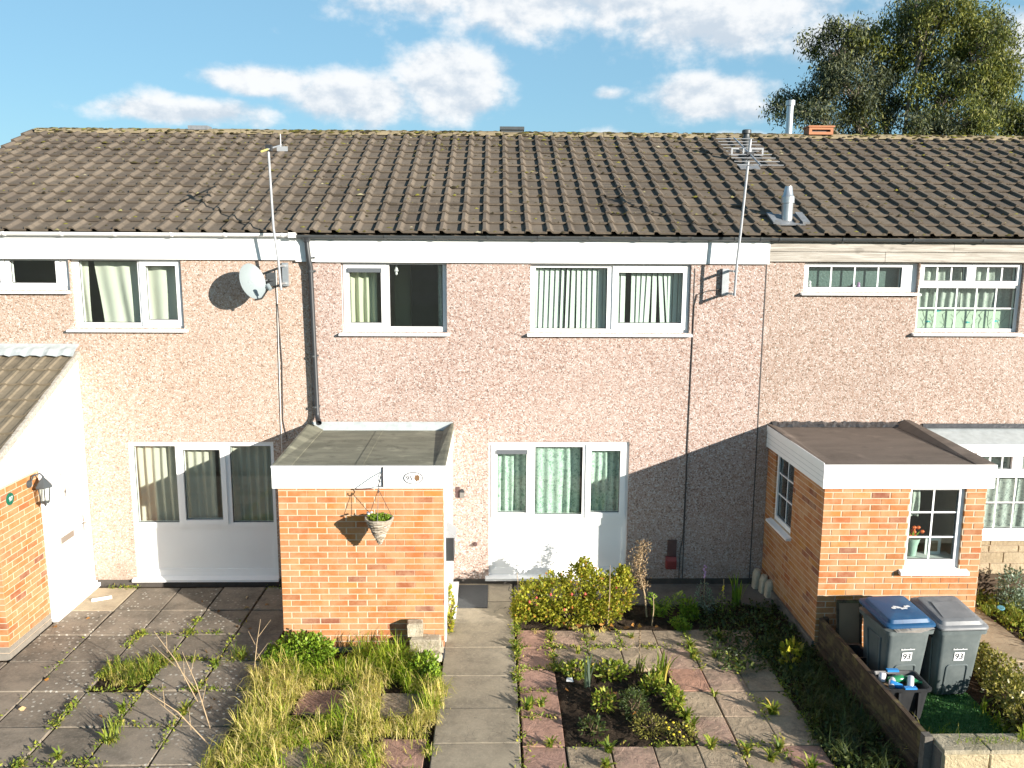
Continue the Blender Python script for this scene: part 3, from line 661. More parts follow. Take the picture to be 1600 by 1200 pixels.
# left house
h97 = empty('terraced_house', (-5.2, 0, 0), 'peach pebbledash end terrace house with white gutter and satellite dish', 'house', 'terraced houses in the row')
L1 = (-7.6, -5.685, 4.17, 4.60); L2 = (-5.67, -4.2, 3.66, 4.60); L3 = (-5.08, -3.07, .09, 2.09)
shell(h97, HX[0], HX[1], [L1, L2, L3], M['dash_left'])
make_roof(h97, HX[0], HX[1]-.002, 11)
window(h97, *L1, [dict(g=(-7.5, -6.62, 4.26, 4.56), sash=(-7.56, -6.56, 4.22, 4.595)), dict(g=(-6.49, -5.88, 4.26, 4.56), sash=(-6.54, -5.83, 4.22, 4.595))], sill=(-7.65, -5.69, 4.125, 4.17))
part('infill_strip', MB().box(-5.795, -5.70, .045, .058, 4.225, 4.59), M['upvc'], h97)
window(h97, *L2, [dict(g=(-5.58, -4.80, 3.73, 4.56)), dict(g=(-4.70, -4.29, 3.77, 4.50), sash=(-4.77, -4.225, 3.69, 4.585))], sill=(-5.75, -4.15, 3.615, 3.66))
window(h97, *L3, [dict(g=(-5.02, -4.44, .91, 2.02)), dict(g=(-4.34, -3.82, .95, 1.97), sash=(-4.405, -3.75, .885, 2.04)), dict(g=(-3.69, -3.12, .91, 2.02))], sill=(-5.12, -3.06, .065, .12), panel=(-5.03, -3.12, .2, .845), rec=.035)
part('fascia', MB().box(HX[0], -2.66, -.045, -.003, 4.585, 4.90), M['paint'], h97); part('fascia', MB().box(-2.657, -2.50, -.052, -.003, 4.565, 4.895), M['paint'], h97)
gutter(h97, HX[0], -2.62, M['upvc'], 4.935, [-6.42, -5.68, -4.99, -4.25, -3.55, -2.8])
part('gutter_joint', MB().box(-2.72, -2.62, -.16, -.055, 4.88, 4.945), M['upvc'], h97)
part('gable_wall', MB().prism([(0.13, 0), (2*RIDGE_Y-.16, 0), (2*RIDGE_Y-.16, 4.85), (RIDGE_Y, RIDGE_Z-.08), (.13, 4.9)], HX[0]+.05, HX[0]+.15, 'x'), M['dash_left'], h97)
part('verge_cap', MB().add([Vector((HX[0]-.03, EAVE_Y, EAVE_Z-.06)), Vector((HX[0]+.04, EAVE_Y, EAVE_Z-.06)), Vector((HX[0]+.04, EAVE_Y, EAVE_Z+.03)), Vector((HX[0]-.03, EAVE_Y, EAVE_Z+.03))]
     + [Vector((a, RIDGE_Y, RIDGE_Z+b)) for a, b in ((HX[0]-.03, -.06), (HX[0]+.04, -.06), (HX[0]+.04, .03), (HX[0]-.03, .03))], [(0, 1, 2, 3), (4, 7, 6, 5), (0, 4, 5, 1), (1, 5, 6, 2), (2, 6, 7, 3), (3, 7, 4, 0)]), M['ridge'], h97)
part('ridge_vent', MB().box(-5.36, -5.02, RIDGE_Y-.1, RIDGE_Y+.14, RIDGE_Z+.06, RIDGE_Z+.13), M['lead'], h97)

# middle house
h95 = empty('terraced_house', (.58, 0, 0), 'pink pebbledash middle house with dark gutter and vertical blinds upstairs', 'house', 'terraced houses in the row')
A1 = (-2.07, -.65, 3.62, 4.56); A2 = (.48, 2.66, 3.62, 4.56); A3 = (-.08, 1.89, .1, 2.09)
shell(h95, HX[1], HX[2], [A1, A2, A3], M['dash_mid'])
make_roof(h95, HX[1], HX[2]-.002, 12)
window(h95, *A1, [dict(g=(-1.97, -1.54, 3.74, 4.48), sash=(-2.045, -1.465, 3.665, 4.545), vent=1), dict(g=(-1.43, -.71, 3.69, 4.53))], sill=(-2.11, -.61, 3.575, 3.62))
window(h95, *A2, [dict(g=(.55, 1.53, 3.67, 4.50)), dict(g=(1.68, 2.56, 3.75, 4.44), sash=(1.60, 2.64, 3.665, 4.525))], sill=(.44, 2.70, 3.575, 3.62))
window(h95, *A3, [dict(g=(.04, .45, 1.05, 1.97), sash=(-.045, .515, .975, 2.045), vent=1), dict(g=(.57, 1.24, 1.02, 2.01)), dict(g=(1.36, 1.77, 1.05, 1.96), sash=(1.285, 1.845, .975, 2.045))], sill=(-.13, 1.93, .07, .13), panel=(-.03, 1.84, .2, .87), rec=.035)
part('fascia', MB().box(-2.40, 2.86, -.045, -.003, 4.56, 4.885), M['paint'], h95); part('fascia', MB().box(2.864, HX[2]+.02, -.049, -.003, 4.563, 4.882), M['paint'], h95)
part('fascia', MB().box(-2.497, -2.403, -.042, -.003, 4.565, 4.885), M['paint'], h95)
gutter(h95, -2.615, HX[2]-.003, M['greyplastic'], 4.915, [-2.1, -1.45, -.78, -.1, .58, 1.25, 1.93, 2.45, 2.62, 3.2, 3.55])
dp = MB().tube([(-2.49, -.105, 4.88), (-2.485, -.105, 4.75), (-2.475, -.105, 4.66), (-2.47, -.10, 4.58), (-2.455, -.085, 4.50), (-2.455, -.085, 4.4), (-2.43, -.085, 2.52), (-2.425, -.10, 2.46), (-2.40, -.16, 2.41)], .034, 12, caps=False)
dpo = part('downpipe', dp, M['black'], h95, smooth=True)
part('pipe_shoe', MB().tube([(-2.405, -.14, 2.425), (-2.39, -.19, 2.395)], [.037, .04], 12, caps=False), M['black'], dpo, smooth=True)
part('outlet', MB().lathe([(.04, 0), (.045, .03), (.06, .06)], (-2.49, -.105, 4.82), 12), M['black'], dpo)
for z in (4.62, 4.44, 3.3, 2.6): part('pipe_clip', MB().box(-2.50, -2.40, -.055, -.003, z-.012, z+.012).lathe([(.039, -.012), (.039, .012)], (-2.452, -.086, z), 12), M['greyplastic'], dpo)
part('joint_strip', MB().box(2.70, 2.712, -.006, .01, .07, 4.5), M['cable'], h95)
part('joint_strip', MB().box(HX[2]-.007, HX[2]+.007, -.005, .01, .07, 4.57), M['cable'], h95)
part('joint_strip', MB().box(HX[1]-.016, HX[1]+.006, -.012, .01, 2.3, 4.56), M['dash_left'], h95)
part('ridge_vent', MB().box(.1, .49, RIDGE_Y-.08, RIDGE_Y+.16, RIDGE_Z+.05, RIDGE_Z+.10).box(.08, .51, RIDGE_Y-.11, RIDGE_Y+.18, RIDGE_Z+.102, RIDGE_Z+.155), M['greyplastic'], h95)

# right house
h93 = empty('terraced_house', (6.8, 0, 0), 'tan pebbledash house with weathered timber fascia and glazing bar windows', 'house', 'terraced houses in the row')
B1 = (4.2, 5.775, 4.19, 4.585); B2 = (5.785, 7.225, 3.645, 4.585); B3 = (6.2, 8.4, .87, 2.05)
shell(h93, HX[2], HX[3], [B1, B2, B3], M['dash_right'])
make_roof(h93, HX[2], HX[3], 13)
window(h93, *B1, [dict(g=(4.28, 5.57, 4.25, 4.53), vb=(4.6, 4.925, 5.25))], sill=(4.16, 5.80, 4.15, 4.19))
window(h93, *B2, [dict(g=(5.87, 6.46, 4.345, 4.54), sash=(5.815, 6.515, 4.29, 4.58), vb=(6.066, 6.263)), dict(g=(6.58, 7.16, 4.345, 4.54), sash=(6.525, 7.215, 4.29, 4.58), vb=(6.77, 6.965)),
                  dict(g=(5.83, 7.185, 3.69, 4.25), vb=(6.09, 6.365, 6.64, 6.915), hb=(3.97,))], sill=(5.74, 7.27, 3.60, 3.645))
for x0, x1, z0, z1 in ((3.705, 6.2, 4.735, 4.865), (6.204, 9.9, 4.735, 4.865), (3.705, 5.27, 4.60, 4.728), (5.276, 9.9, 4.60, 4.728)):
    part('fascia_board', MB().box(x0, x1, -.045, -.003, z0, z1), M['oldwood'], h93)
gutter(h93, HX[2]+.0, HX[3], M['greyplastic'], 4.912, [3.8, 4.65, 5.6, 6.55, 7.5])
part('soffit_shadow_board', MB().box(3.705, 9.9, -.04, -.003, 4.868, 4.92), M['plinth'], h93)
bay = part('bay_roof', MB().prism([(0.0, 2.30), (-.46, 2.17), (-.46, 2.11), (0.0, 2.11)], 6.05, 8.6, 'x'), M['leadpale'], h93)
part('bay_flashing', MB().prism([(-.003, 2.36), (-.02, 2.36), (-.05, 2.305), (-.003, 2.305)], 6.0, 8.6, 'x'), M['bitumen'], bay)
w = window(h93, 6.1, 8.5, .87, 2.105, [dict(g=(6.62, 7.05, 1.82, 2.0), vb=(6.76, 6.93), sash=(6.55, 7.12, 1.77, 2.05)), dict(g=(6.18, 6.48, 1.82, 2.0), vb=(6.3,)), dict(g=(7.2, 7.9, 1.82, 2.0), vb=(7.4, 7.65)),
           dict(g=(6.2, 7.9, .97, 1.70), vb=(6.42, 6.66, 6.9, 7.15, 7.4), hb=(1.34,))], sill=(6.1, 8.5, .83, .87), wall_y=-.46, rec=.02)
sw = part('stone_apron', MB().box(6.12, 8.5, -.40, -.02, .30, .83), M['mortar'], h93)
r = random.Random(5); z = .30
while z < .8:
    hgt = r.choice((.10, .16, .16)); hgt = min(hgt, .83-z); x = 6.12
    while x < 8.4:
        w_ = r.uniform(.22, .5); w_ = min(w_, 8.5-x)
        if hgt > .14 and r.random() < .35:
            segs = ((z, hgt*.48), (z+hgt*.5, hgt*.48))
        else: segs = ((z, hgt),)
        for zz, hh in segs:
            me = cham(w_-.012, hh-.012, .03, .005, 'cladding_stone', M['clad'], wob=.002, r=r)
            o = link_mesh('cladding_stone', me, sw, Vector((x+.006, -.395, zz+.006))-ORG[sw.name]); o.rotation_euler = (R(90), 0, 0)
        x += w_
    z += hgt
part('base_boards', MB().box(6.12, 8.5, -.40, -.01, .155, .295), M['fencewood2'], h93); part('base_boards', MB().box(6.12, 8.5, -.43, -.01, 0.0, .15), M['fencewood2'], h93)
# terracotta ridge vent and pipes belonging to the roof
tv = part('ridge_vent', MB().plate(5.54, 5.97, RIDGE_Z+.06, RIDGE_Z+.185, RIDGE_Y-.14, RIDGE_Y+.14, [(5.59, 5.92, RIDGE_Z+.105, RIDGE_Z+.145)]), M['terracotta'], h93)
part('vent_lid', MB().box(5.52, 5.99, RIDGE_Y-.16, RIDGE_Y+.16, RIDGE_Z+.187, RIDGE_Z+.21), M['terracotta'], tv); part('vent_core', MB().box(5.56, 5.95, RIDGE_Y-.09, RIDGE_Y+.1, RIDGE_Z+.05, RIDGE_Z+.18), M['cable'], tv)
fl = part('tall_flue', MB().lathe([(.062, 5.9), (.062, 7.32), (.082, 7.325), (.085, 7.41), (.075, 7.42)], (5.38, RIDGE_Y+.45, 0), 16), M['metal'], h93, smooth=True)
def rz(y): return EAVE_Z+(y-EAVE_Y)*math.tan(TH)
b = rz(.3); fl = part('flue', MB().lathe([(.075, b-.1), (.075, b+.27), (.09, b+.275), (.09, b+.36), (.068, b+.38), (.05, b+.50)], (4.02, .3, 0), 16), M['metal'], h93, smooth=True)
fm = MB(frame4(Vector((4.02, .3, b)), EX, UP, NRM)); fm.box(-.20, .20, -.18, .2, .045, .06).box(-.24, -.16, -.17, .2, .06, .085).box(.16, .26, -.17, .2, .06, .09)
part('flue_flashing', fm, M['lead'], fl)
b = rz(2.55); sp = part('soil_vent_pipe', MB().lathe([(.055, b-.1), (.055, b+.38), (.07, b+.42), (.05, b+.46), (.05, b+.5), (.075, b+.51), (.075, b+.56), (.06, b+.57)], (4.06, 2.55, 0), 14), M['greyplastic'], h93, smooth=True)
fm = MB(frame4(Vector((4.06, 2.35, rz(2.35))), EX, UP, NRM)); fm.box(-.16, .16, -.10, .12, .05, .065); part('slate_flashing', fm, M['lead'], sp)

# ------------------------------------------------------------------ bricks
BR = {}
def brick_mesh(L, H=.065, D=.03):
    k = (round(L, 2), H)
    if k not in BR:
        c = .003; x1 = k[0]; vs = [(0,0,0),(x1,0,0),(x1,0,H),(0,0,H),(0,-D+c,0),(x1,-D+c,0),(x1,-D+c,H),(0,-D+c,H),(c,-D,c),(x1-c,-D,c),(x1-c,-D,H-c),(c,-D,H-c)]
        fs = [(0,4,7,3),(1,2,6,5),(0,1,5,4),(3,7,6,2),(4,5,9,8),(5,6,10,9),(6,7,11,10),(7,4,8,11),(8,9,10,11)]
        me = bpy.data.meshes.new('brick'); me.from_pydata(vs, [], fs); me.materials.append(M['brick']); BR[k] = me
    return BR[k]
def brickwork(thing, o, ex, ey, L, courses, z0=.05, holes=(), shift=0.0, solo=True, ch=.075, seed=0, zmax=None):
    """o: wall face origin on the ground, ex along the wall, ey INTO the wall. bricks stand 4 mm proud of the joint"""
    r = random.Random(seed); stuff = MB(); base = ORG[thing.name]; D = .03
    for c in range(courses):
        z = z0+c*ch
        if zmax and z+.065 > zmax: break
        x = -(.1125 if c % 2 else 0)-shift
        while x < L-.02:
            a, b = max(x, 0), min(x+.215, L); x += .225
            spans = [(a, b)]
            for h0, h1, h2, h3 in holes:
                if z+.065 > h2 and z < h3:
                    ns = []
                    for s0, s1 in spans:
                        if s1 <= h0 or s0 >= h1: ns.append((s0, s1)); continue
                        if s0 < h0: ns.append((s0, h0))
                        if s1 > h1: ns.append((h1, s1))
                    spans = ns
            for s0, s1 in spans:
                if s1-s0 < .03: continue
                p = o+ex*s0+EZ*z+ey*(D-.001+r.uniform(-.001, .001)); me = brick_mesh(s1-s0)
                m = frame4(p, ex, ey, EZ)
                if solo:
                    ob = bpy.data.objects.new('brick', me); COL.objects.link(ob); ob.parent = thing; mm = m.copy(); mm.translation = p-base; ob.matrix_local = mm
                else: stuff.T = m; stuff.add([v.co for v in me.vertices], [tuple(f.vertices) for f in me.polygons])
    if not solo: stuff.T = None; part('brickwork', stuff, M['brick'], thing, kind='stuff', fix=False)

# middle porch
pm = empty('brick_porch', (-1.57, -1, 0), 'flat roofed orange brick porch with hanging basket on its front', 'porch')
X0, X1, YF = -2.515, -.60, -1.95
part('mortar_core', MB().box(X0+.003, X1-.003, YF+.003, -.004, 0, 2.03), M['mortar'], pm)
brickwork(pm, Vector((X0, YF, 0)), EX, EY, X1-X0, 27, z0=.03, seed=1)
brickwork(pm, Vector((X1, YF, 0)), EY, -EX, .12, 27, z0=.03, shift=.1125, solo=False, seed=2)
brickwork(pm, Vector((X0, -.01, 0)), -EY, EX, 1.93, 27, z0=.03, solo=False, seed=3)
part('plinth', MB().box(X0-.004, X1+.004, YF-.008, -.02, -.04, .03), M['engbrick'], pm)
for nm, bx in (('fascia', (X0-.055, X1+.0, YF-.035, YF-.006, 2.012, 2.255)), ('fascia', (X1+.002, X1+.032, YF-.033, -.004, 2.013, 2.257)), ('fascia', (X0-.052, X0-.02, YF-.005, -.004, 2.013, 2.257))):
    part(nm, MB().box(*bx), M['paint'], pm)
part('corner_joint', MB().box(X1-.055, X1-.05, YF-.037, YF-.03, 2.02, 2.25), M['upvc_grey'], pm)
part('roof_edge', MB().box(X0-.06, X1+.036, YF-.045, YF-.008, 2.258, 2.282), M['upvc_grey'], pm)
# sloping felt roof with raised kerbs
def slope_box(m, x0, x1, y0, z0a, z0b, y1, z1a, z1b):
    return m.add([(x0,y0,z0a),(x1,y0,z0a),(x1,y0,z0b),(x0,y0,z0b),(x0,y1,z1a),(x1,y1,z1a),(x1,y1,z1b),(x0,y1,z1b)], [(0,1,2,3),(7,6,5,4),(0,4,5,1),(3,2,6,7),(1,5,6,2),(0,3,7,4)])
rf = part('felt_roof', slope_box(MB(), X0-.02, X1+.0, YF-.007, 2.20, 2.262, -.004, 2.20, 2.275), M['felt'], pm)
part('felt_lap', slope_box(MB(), -1.62, -1.53, YF+.0, 2.262, 2.268, -.12, 2.274, 2.280), M['felt'], rf)
for xa, xb in ((X0-.052, X0+.16), (X1-.10, X1+.032)):
    if xa < -2: pts = [(xa, 2.258, 2.345), (xa+.03, 2.258, 2.345), (xb, 2.258, 2.272)]
    else: pts = [(xa, 2.258, 2.272), (xb-.03, 2.258, 2.345), (xb, 2.258, 2.345)]
    m = MB(); vs = []
    for y, k in ((YF-.006, .22), (-.004, 1.0)):
        for x, lo, hi in pts: vs += [(x, y, lo), (x, y, lo+(hi-lo)*k+.004+.012*k)]
    m.add(vs, [(0, 2, 3, 1), (2, 4, 5, 3), (6, 7, 9, 8), (8, 9, 11, 10), (1, 3, 9, 7), (3, 5, 11, 9), (0, 1, 7, 6), (4, 10, 11, 5)])
    part('roof_kerb', m, M['felt'], rf)
part('wall_flashing', slope_box(MB(), X0+.0, X1+.02, -.10, 2.268, 2.29, -.003, 2.27, 2.375), M['leadpale'], rf)
part('mortar_fillet', MB().box(X0+.35, X1+.03, -.015, -.002, 2.39, 2.41), M['dash_mid'], rf)
part('door_frame', MB().plate(YF+.16, -.02, -.0, 2.0, -X1-.012, -X1+.03, [(YF+.28, -.12, .06, 1.9)]).__class__().box(X1-.02, X1+.014, YF+.15, -.008, .0, 2.0), M['door'], pm)
part('door_step', MB().box(X1+.016, X1+.10, YF+.80, -.10, .0, .075), M['upvc'], pm)
part('letter_box', MB().box(X1+.016, X1+.11, -1.72, -1.44, 1.02, 1.33), M['black'], pm); part('letter_box_hood', MB().prism([(X1+.016, 1.42), (X1+.135, 1.335), (X1+.135, 1.325), (X1+.016, 1.325)], -1.75, -1.41, 'y'), M['silver'], pm)
# plaque reading 95 with a little painted animal
pq = empty('number_plaque', (-.94, -1.985, 2.135), 'small oval plaque reading 95 on white porch fascia', 'plaque')
EL = [(math.cos(2*math.pi*k/28), math.sin(2*math.pi*k/28)) for k in range(28)]
part('rim', MB().prism([(-.94+.112*a, 2.137+.072*b_) for a, b_ in EL], -1.992, -1.986, 'y'), M['iron'], pq); part('face', MB().prism([(-.94+.103*a, 2.137+.064*b_) for a, b_ in EL], -1.995, -1.9925, 'y'), M['white'], pq)
text('digits', '95', .075, M['ink'], pq, at_front(-.985, -1.997, 2.135)); part('animal', MB().prism([(-.895+.030*a*(1+.25*math.sin(3*k)), 2.14+.038*b_*(1+.2*math.cos(5*k))) for k, (a, b_) in enumerate(EL)], -1.9975, -1.9955, 'y'), M['picture'], pq)
# hanging basket on its bracket
hb = empty('hanging_basket', (-1.29, -2.2, 1.45), 'wicker cone hanging basket of scrappy plants on black iron bracket', 'basket')
part('bracket', MB().box(-1.30, -1.284, -1.998, -1.988, 2.03, 2.27).tube([(-1.292, -1.99, 2.22), (-1.30, -2.10, 2.19), (-1.305, -2.27, 2.12)], .006, 6).tube([(-1.292, -1.99, 2.05), (-1.30, -2.12, 2.07), (-1.305, -2.27, 2.12)], .005, 6)
     .tube([(-1.305+.0, -2.27+.035*math.sin(a)-.0, 2.12+.035*math.cos(a)-.035) for a in [k*.5 for k in range(11)]], .005, 6)
     .tube([(-1.296, -2.0-.03*math.sin(a), 2.15+.05*math.cos(a)) for a in [k*.4 for k in range(12)]], .004, 6), M['iron'], hb)
bc = Vector((-1.305, -2.235, 0)); RT, ZT, ZB = .152, 1.735, 1.44
cone = MB()
for k in range(13):
    z = ZB+(ZT-ZB)*k/12; rr = .012+(RT-.012)*(k/12)**.92
    cone.tube([bc+Vector((rr*math.cos(a)*(1+.02*math.sin(3*a+k)), rr*math.sin(a), z+.006*math.sin(4*a+k*1.7))) for a in [2*math.pi*q/20 for q in range(21)]], .0135, 5)
part('basket_cone', cone, M['wicker'], hb)
part('liner', MB().lathe([(.006, ZB+.01), (RT-.02, ZT-.01), (RT-.04, ZT-.03), (.004, ZT-.02)], bc, 16), M['soil'], hb)
part('rim_band', MB().tube([bc+Vector((RT*1.03*math.cos(a), RT*1.03*math.sin(a), ZT)) for a in [2*math.pi*q/20 for q in range(21)]], .011, 6), M['wicker'], hb)
ch = MB()
for a in (.5, 2.6, 4.7): ch.tube([bc+Vector((RT*math.cos(a), RT*math.sin(a), ZT)), (-1.305, -2.265, 2.085)], .003, 5)
part('chain', ch, M['iron'], hb)

# keysafe, socket, vent on the wall
ks = empty('key_safe', (-.47, -.03, 1.33), 'small grey key safe with black cap on wall beside porch', 'key safe')
part('body', MB().box(-.485, -.425, -.04, -.003, 1.29, 1.37), M['chrome'], ks); part('cap', MB().prism([(-.49+.07*k/6, 1.37+.045*math.sin(math.pi*k/6)) for k in range(7)], -.045, -.003, 'y'), M['black'], ks); part('backplate', MB().box(-.545, -.488, -.012, -.003, 1.29, 1.44), M['redbrown'], ks)
dv = empty('drain_vent', (2.53, -.05, .24), 'brown wall cover above red plastic vent low on shaded wall', 'vent')
part('cover', MB().box(2.475, 2.60, -.035, -.003, .42, .66), M['redbrown'], dv); part('vent_hood', MB().prism([(-.003, .24), (-.07, .24), (-.075, .36), (-.05, .415), (-.003, .418)], 2.455, 2.60, 'x'), M['red'], dv)
for k in range(4): part('louvre', MB().box(2.47, 2.585, -.082, -.076, .255+.028*k, .27+.028*k), M['red'], dv)
st = empty('tap_stub', (-.27, -.02, .6), 'rusty round pipe stub on wall between porch and window', 'pipe')
part('stub', MB().lathe([(.03, 0), (.03, .03), (.018, .032), (.018, .06)], (-.275, -.0, .60), 12, Vector((0, -1, 0))), M['redbrown'], st)
for nm, pts, mt, lab in (('wall_cable', [(2.655, -.01, .075), (2.66, -.012, .5), (2.69, -.012, .7), (2.70, -.012, 2.0), (2.716, -.01, 4.0), (2.75, -.012, 4.15), (2.9, -.02, 4.2), (3.2, -.03, 4.24)], M['cable'], 'thin black cable running down the wall from the right aerial'),
                         ('wall_cable', [(-2.93, -.02, 4.45), (-2.93, -.014, 4.0), (-2.945, -.012, 3.0), (-2.95, -.012, 2.2), (-2.96, -.012, .12)], M['cablew'], 'white cable running down wall from satellite dish mast'),
                         ('wall_cable', [(-2.925, -.02, 4.0), (-2.90, -.014, 3.2), (-2.92, -.012, 2.4), (-2.87, -.012, 2.1)], M['cable'], 'dark cable hanging beside the white one below the dish')):
    single(nm, MB().tube(pts, .006, 6), mt, pts[-1], lab, 'cable')

# right porch
pr_ = empty('brick_porch', (4.8, -1, 0), 'orange brick porch with two white windows and brown felt roof', 'porch')
X0, X1, YF = 3.85, 5.77, -2.03
FWH = (4.865-X0, 5.525-X0, 1.035, 2.03)            # front window opening along the wall
SW = (-1.03, -.32, 1.08, 2.02)                      # side window y-range
core = MB().plate(X0+.003, X1-.003, 0, 2.04, YF+.003, YF+.10, [(4.865, 5.525, 1.035, 2.045)]); part('mortar_core', core, M['mortar'], pr_)
Tside = frame4(Vector((X0+.003, 0, 0)), Vector((0, 1, 0)), Vector((1, 0, 0)), EZ)       # u=y, depth=+x
part('mortar_core', MB(Tside).plate(YF+.101, -.003, 0, 2.04, 0, .1, [(SW[0], SW[1], SW[2], 2.045)]), M['mortar'], pr_)
part('mortar_core', MB().box(X1-.105, X1-.005, YF+.102, -.003, 0, 2.04), M['mortar'], pr_); 
part('floor', MB().box(X0+.11, X1-.11, YF+.11, -.01, .02, .06), M['darkroom2'], pr_); part('ceiling', MB().box(X0+.11, X1-.11, YF+.11, -.01, 2.05, 2.07), M['darkroom'], pr_)
part('sun_block_partition', MB().box(4.55, 4.57, YF+.11, -.31, .07, 2.04), M['darkroom2'], pr_); part('inner_wall', MB().box(X0+.11, X1-.11, -.30, -.28, .07, 2.04), M['darkroom2'], pr_)  # partition is added to stop sun shining through both windows onto the house wall
brickwork(pr_, Vector((X0, YF, 0)), EX, EY, X1-X0, 27, z0=.03, holes=[FWH], seed=21)
brickwork(pr_, Vector((X0, -.004, 0)), -EY, EX, -YF-.006, 27, z0=.03, holes=[(-SW[1], -SW[0], SW[2], SW[3])], solo=False, seed=22)
brickwork(pr_, Vector((X1, YF+.004, 0)), EY, -EX, -YF-.006, 27, z0=.03, solo=False, seed=23)
part('plinth', MB().box(X0-.02, X1+.01, YF-.006, -.015, -.05, .03), M['concrete'], pr_); part('plinth', MB().box(X0-.03, X0-.002, YF+.002, -.014, -.049, .12), M['concrete'], pr_)
for bx in ((X0-.035, X1+.06, YF-.035, YF-.006, 2.03, 2.285), (X0-.033, X0-.004, YF-.005, -.004, 2.032, 2.283), (X1+.03, X1+.058, YF-.005, -.004, 2.032, 2.283)): part('fascia', MB().box(*bx), M['paint'], pr_)
for zz in (2.095, 2.16, 2.222): part('groove', MB().box(X0-.034, X1+.059, YF-.0365, YF-.0345, zz-.003, zz+.003), M['upvc_grey'], pr_); part('groove', MB().box(X0-.0345, X0-.0325, YF-.02, -.01, zz-.003, zz+.003), M['upvc_grey'], pr_)
part('roof_trim', MB().box(X0-.04, X1+.066, YF-.043, YF-.034, 2.255, 2.318), M['paint'], pr_); part('roof_trim', MB().box(X0-.042, X0-.033, YF-.033, -.004, 2.256, 2.335), M['paint'], pr_)
rf = part('felt_roof', slope_box(MB(), X0-.032, X1+.05, YF-.033, 2.25, 2.312, -.004, 2.25, 2.325), M['feltb'], pr_)
m = MB(); vs = []
for y, k in ((YF-.032, .12), (-.004, 1.0)):
    for x, hi in ((X1-.17, 2.316), (X1-.03, 2.316+.085*k), (X1+.045, 2.316+.085*k), (X1+.06, 2.28)): vs.append((x, y, hi+.012*k))
m.add(vs, [(0, 1, 5, 4), (1, 2, 6, 5), (2, 3, 7, 6), (4, 5, 6, 7), (0, 3, 2, 1)]); part('roof_kerb', m, M['feltb'], rf, fix=False)
m = MB(); vs = []
for y, k in ((YF-.032, .1), (-.004, 1.0)):
    for x, hi in ((X0-.032, 2.318), (X0+.02, 2.318), (X0+.12, 2.312)): vs.append((x, y, hi+.014*k+(.02*k if x < X0+.05 else 0)))
m.add(vs, [(0, 1, 4, 3), (1, 2, 5, 4)]); part('roof_kerb', m, M['feltb'], rf, fix=False)
m = MB(); r = random.Random(3); n = 40; vs = []
for k in range(n+1):
    x = X0+.02+(X1-.14-X0)*k/n; vs += [(x, -.11+r.uniform(-.015, .015), 2.328), (x, -.06+r.uniform(-.02, .01), 2.355+r.uniform(-.008, .012)), (x, -.004, 2.385+r.uniform(-.012, .012))]
for k in range(n): m.add([], []); 
m.add(vs, [(3*k, 3*k+3, 3*k+4, 3*k+1) for k in range(n)]+[(3*k+1, 3*k+4, 3*k+5, 3*k+2) for k in range(n)]); part('wall_flashing', m, M['bitumen'], rf, fix=False)
window(pr_, 4.865, 5.525, 1.04, 2.028, [dict(g=(4.905, 5.465, 1.135, 1.995), vb=(5.175,), hb=(1.715, 1.41))], sill=(4.80, 5.62, .975, 1.04), wall_y=YF, rec=.035, depth=.05)
window(pr_, SW[0]+.003, SW[1]-.003, SW[2]+.003, 2.02, [dict(g=(SW[0]+.06, SW[1]-.06, SW[2]+.07, 1.99), vb=(-.70,), hb=(1.46, 1.75))], sill=(SW[0]-.05, SW[1]+.06, SW[2]-.05, SW[2]), wall_y=-.005, rec=.03, T=Tside, depth=.05)

# left porch
pl_ = empty('brick_porch', (-6.5, -1, 0), 'brick porch with tiled lean-to roof and white front door', 'porch')
XR, YF = -5.67, -2.12
PB, PT = Vector((0, -2.28, 2.275)), Vector((0, -.03, 3.33)); ang = math.atan2(PT.z-PB.z, PT.y-PB.y)
part('mortar_core', MB().box(-8.0, XR-.003, YF+.003, -1.185, 0, 2.03), M['mortar'], pl_); part('mortar_core', MB().box(-8.0, XR-.06, -1.18, -.004, 0, 2.03), M['mortar'], pl_)
brickwork(pl_, Vector((XR, YF+.004, 0)), EY, -EX, .93, 25, z0=.13, seed=31)
brickwork(pl_, Vector((XR-2.0, YF, 0)), EX, EY, 2.0, 25, z0=.13, seed=32, solo=True)
part('plinth_bricks', MB().box(-8.0, XR+.003, YF-.003, -1.19, -.04, .05), M['engbrick'], pl_); part('plinth_bricks', MB().box(-8.0, XR+.003, YF-.003, -1.19, .06, .125), M['engbrick'], pl_)
ga = MB().prism([(YF-.12, 2.03), (-.004, 2.03), (-.004, 3.28), (-.03, 3.27), (YF-.12, 2.265)], XR-.03, XR+.012, 'x'); part('gable_panel', ga, M['paint'], pl_)
SL = Vector((0, math.cos(ang), math.sin(ang))); NL = Vector((0, -math.sin(ang), math.cos(ang)))
rb = part('roof_deck', slope_box(MB(), -8.0, XR+.02, PB.y, PB.z-.05, PB.z-.01, PT.y+.025, PT.z-.04, PT.z), M['oldroof'], pl_)
bb = MB(frame4(Vector((XR+.05, PB.y, PB.z)), EX, SL, NL)); bb.box(-.03, .012, -.02, 2.48, -.05, .03); part('barge_board', bb, M['oldwood'], pl_)
t2 = [tile_mesh('roof_tile', M['tile2'], w=.20, gauge=.335, L=.39, rise=.028, seed=s) for s in (7, 8, 9)]
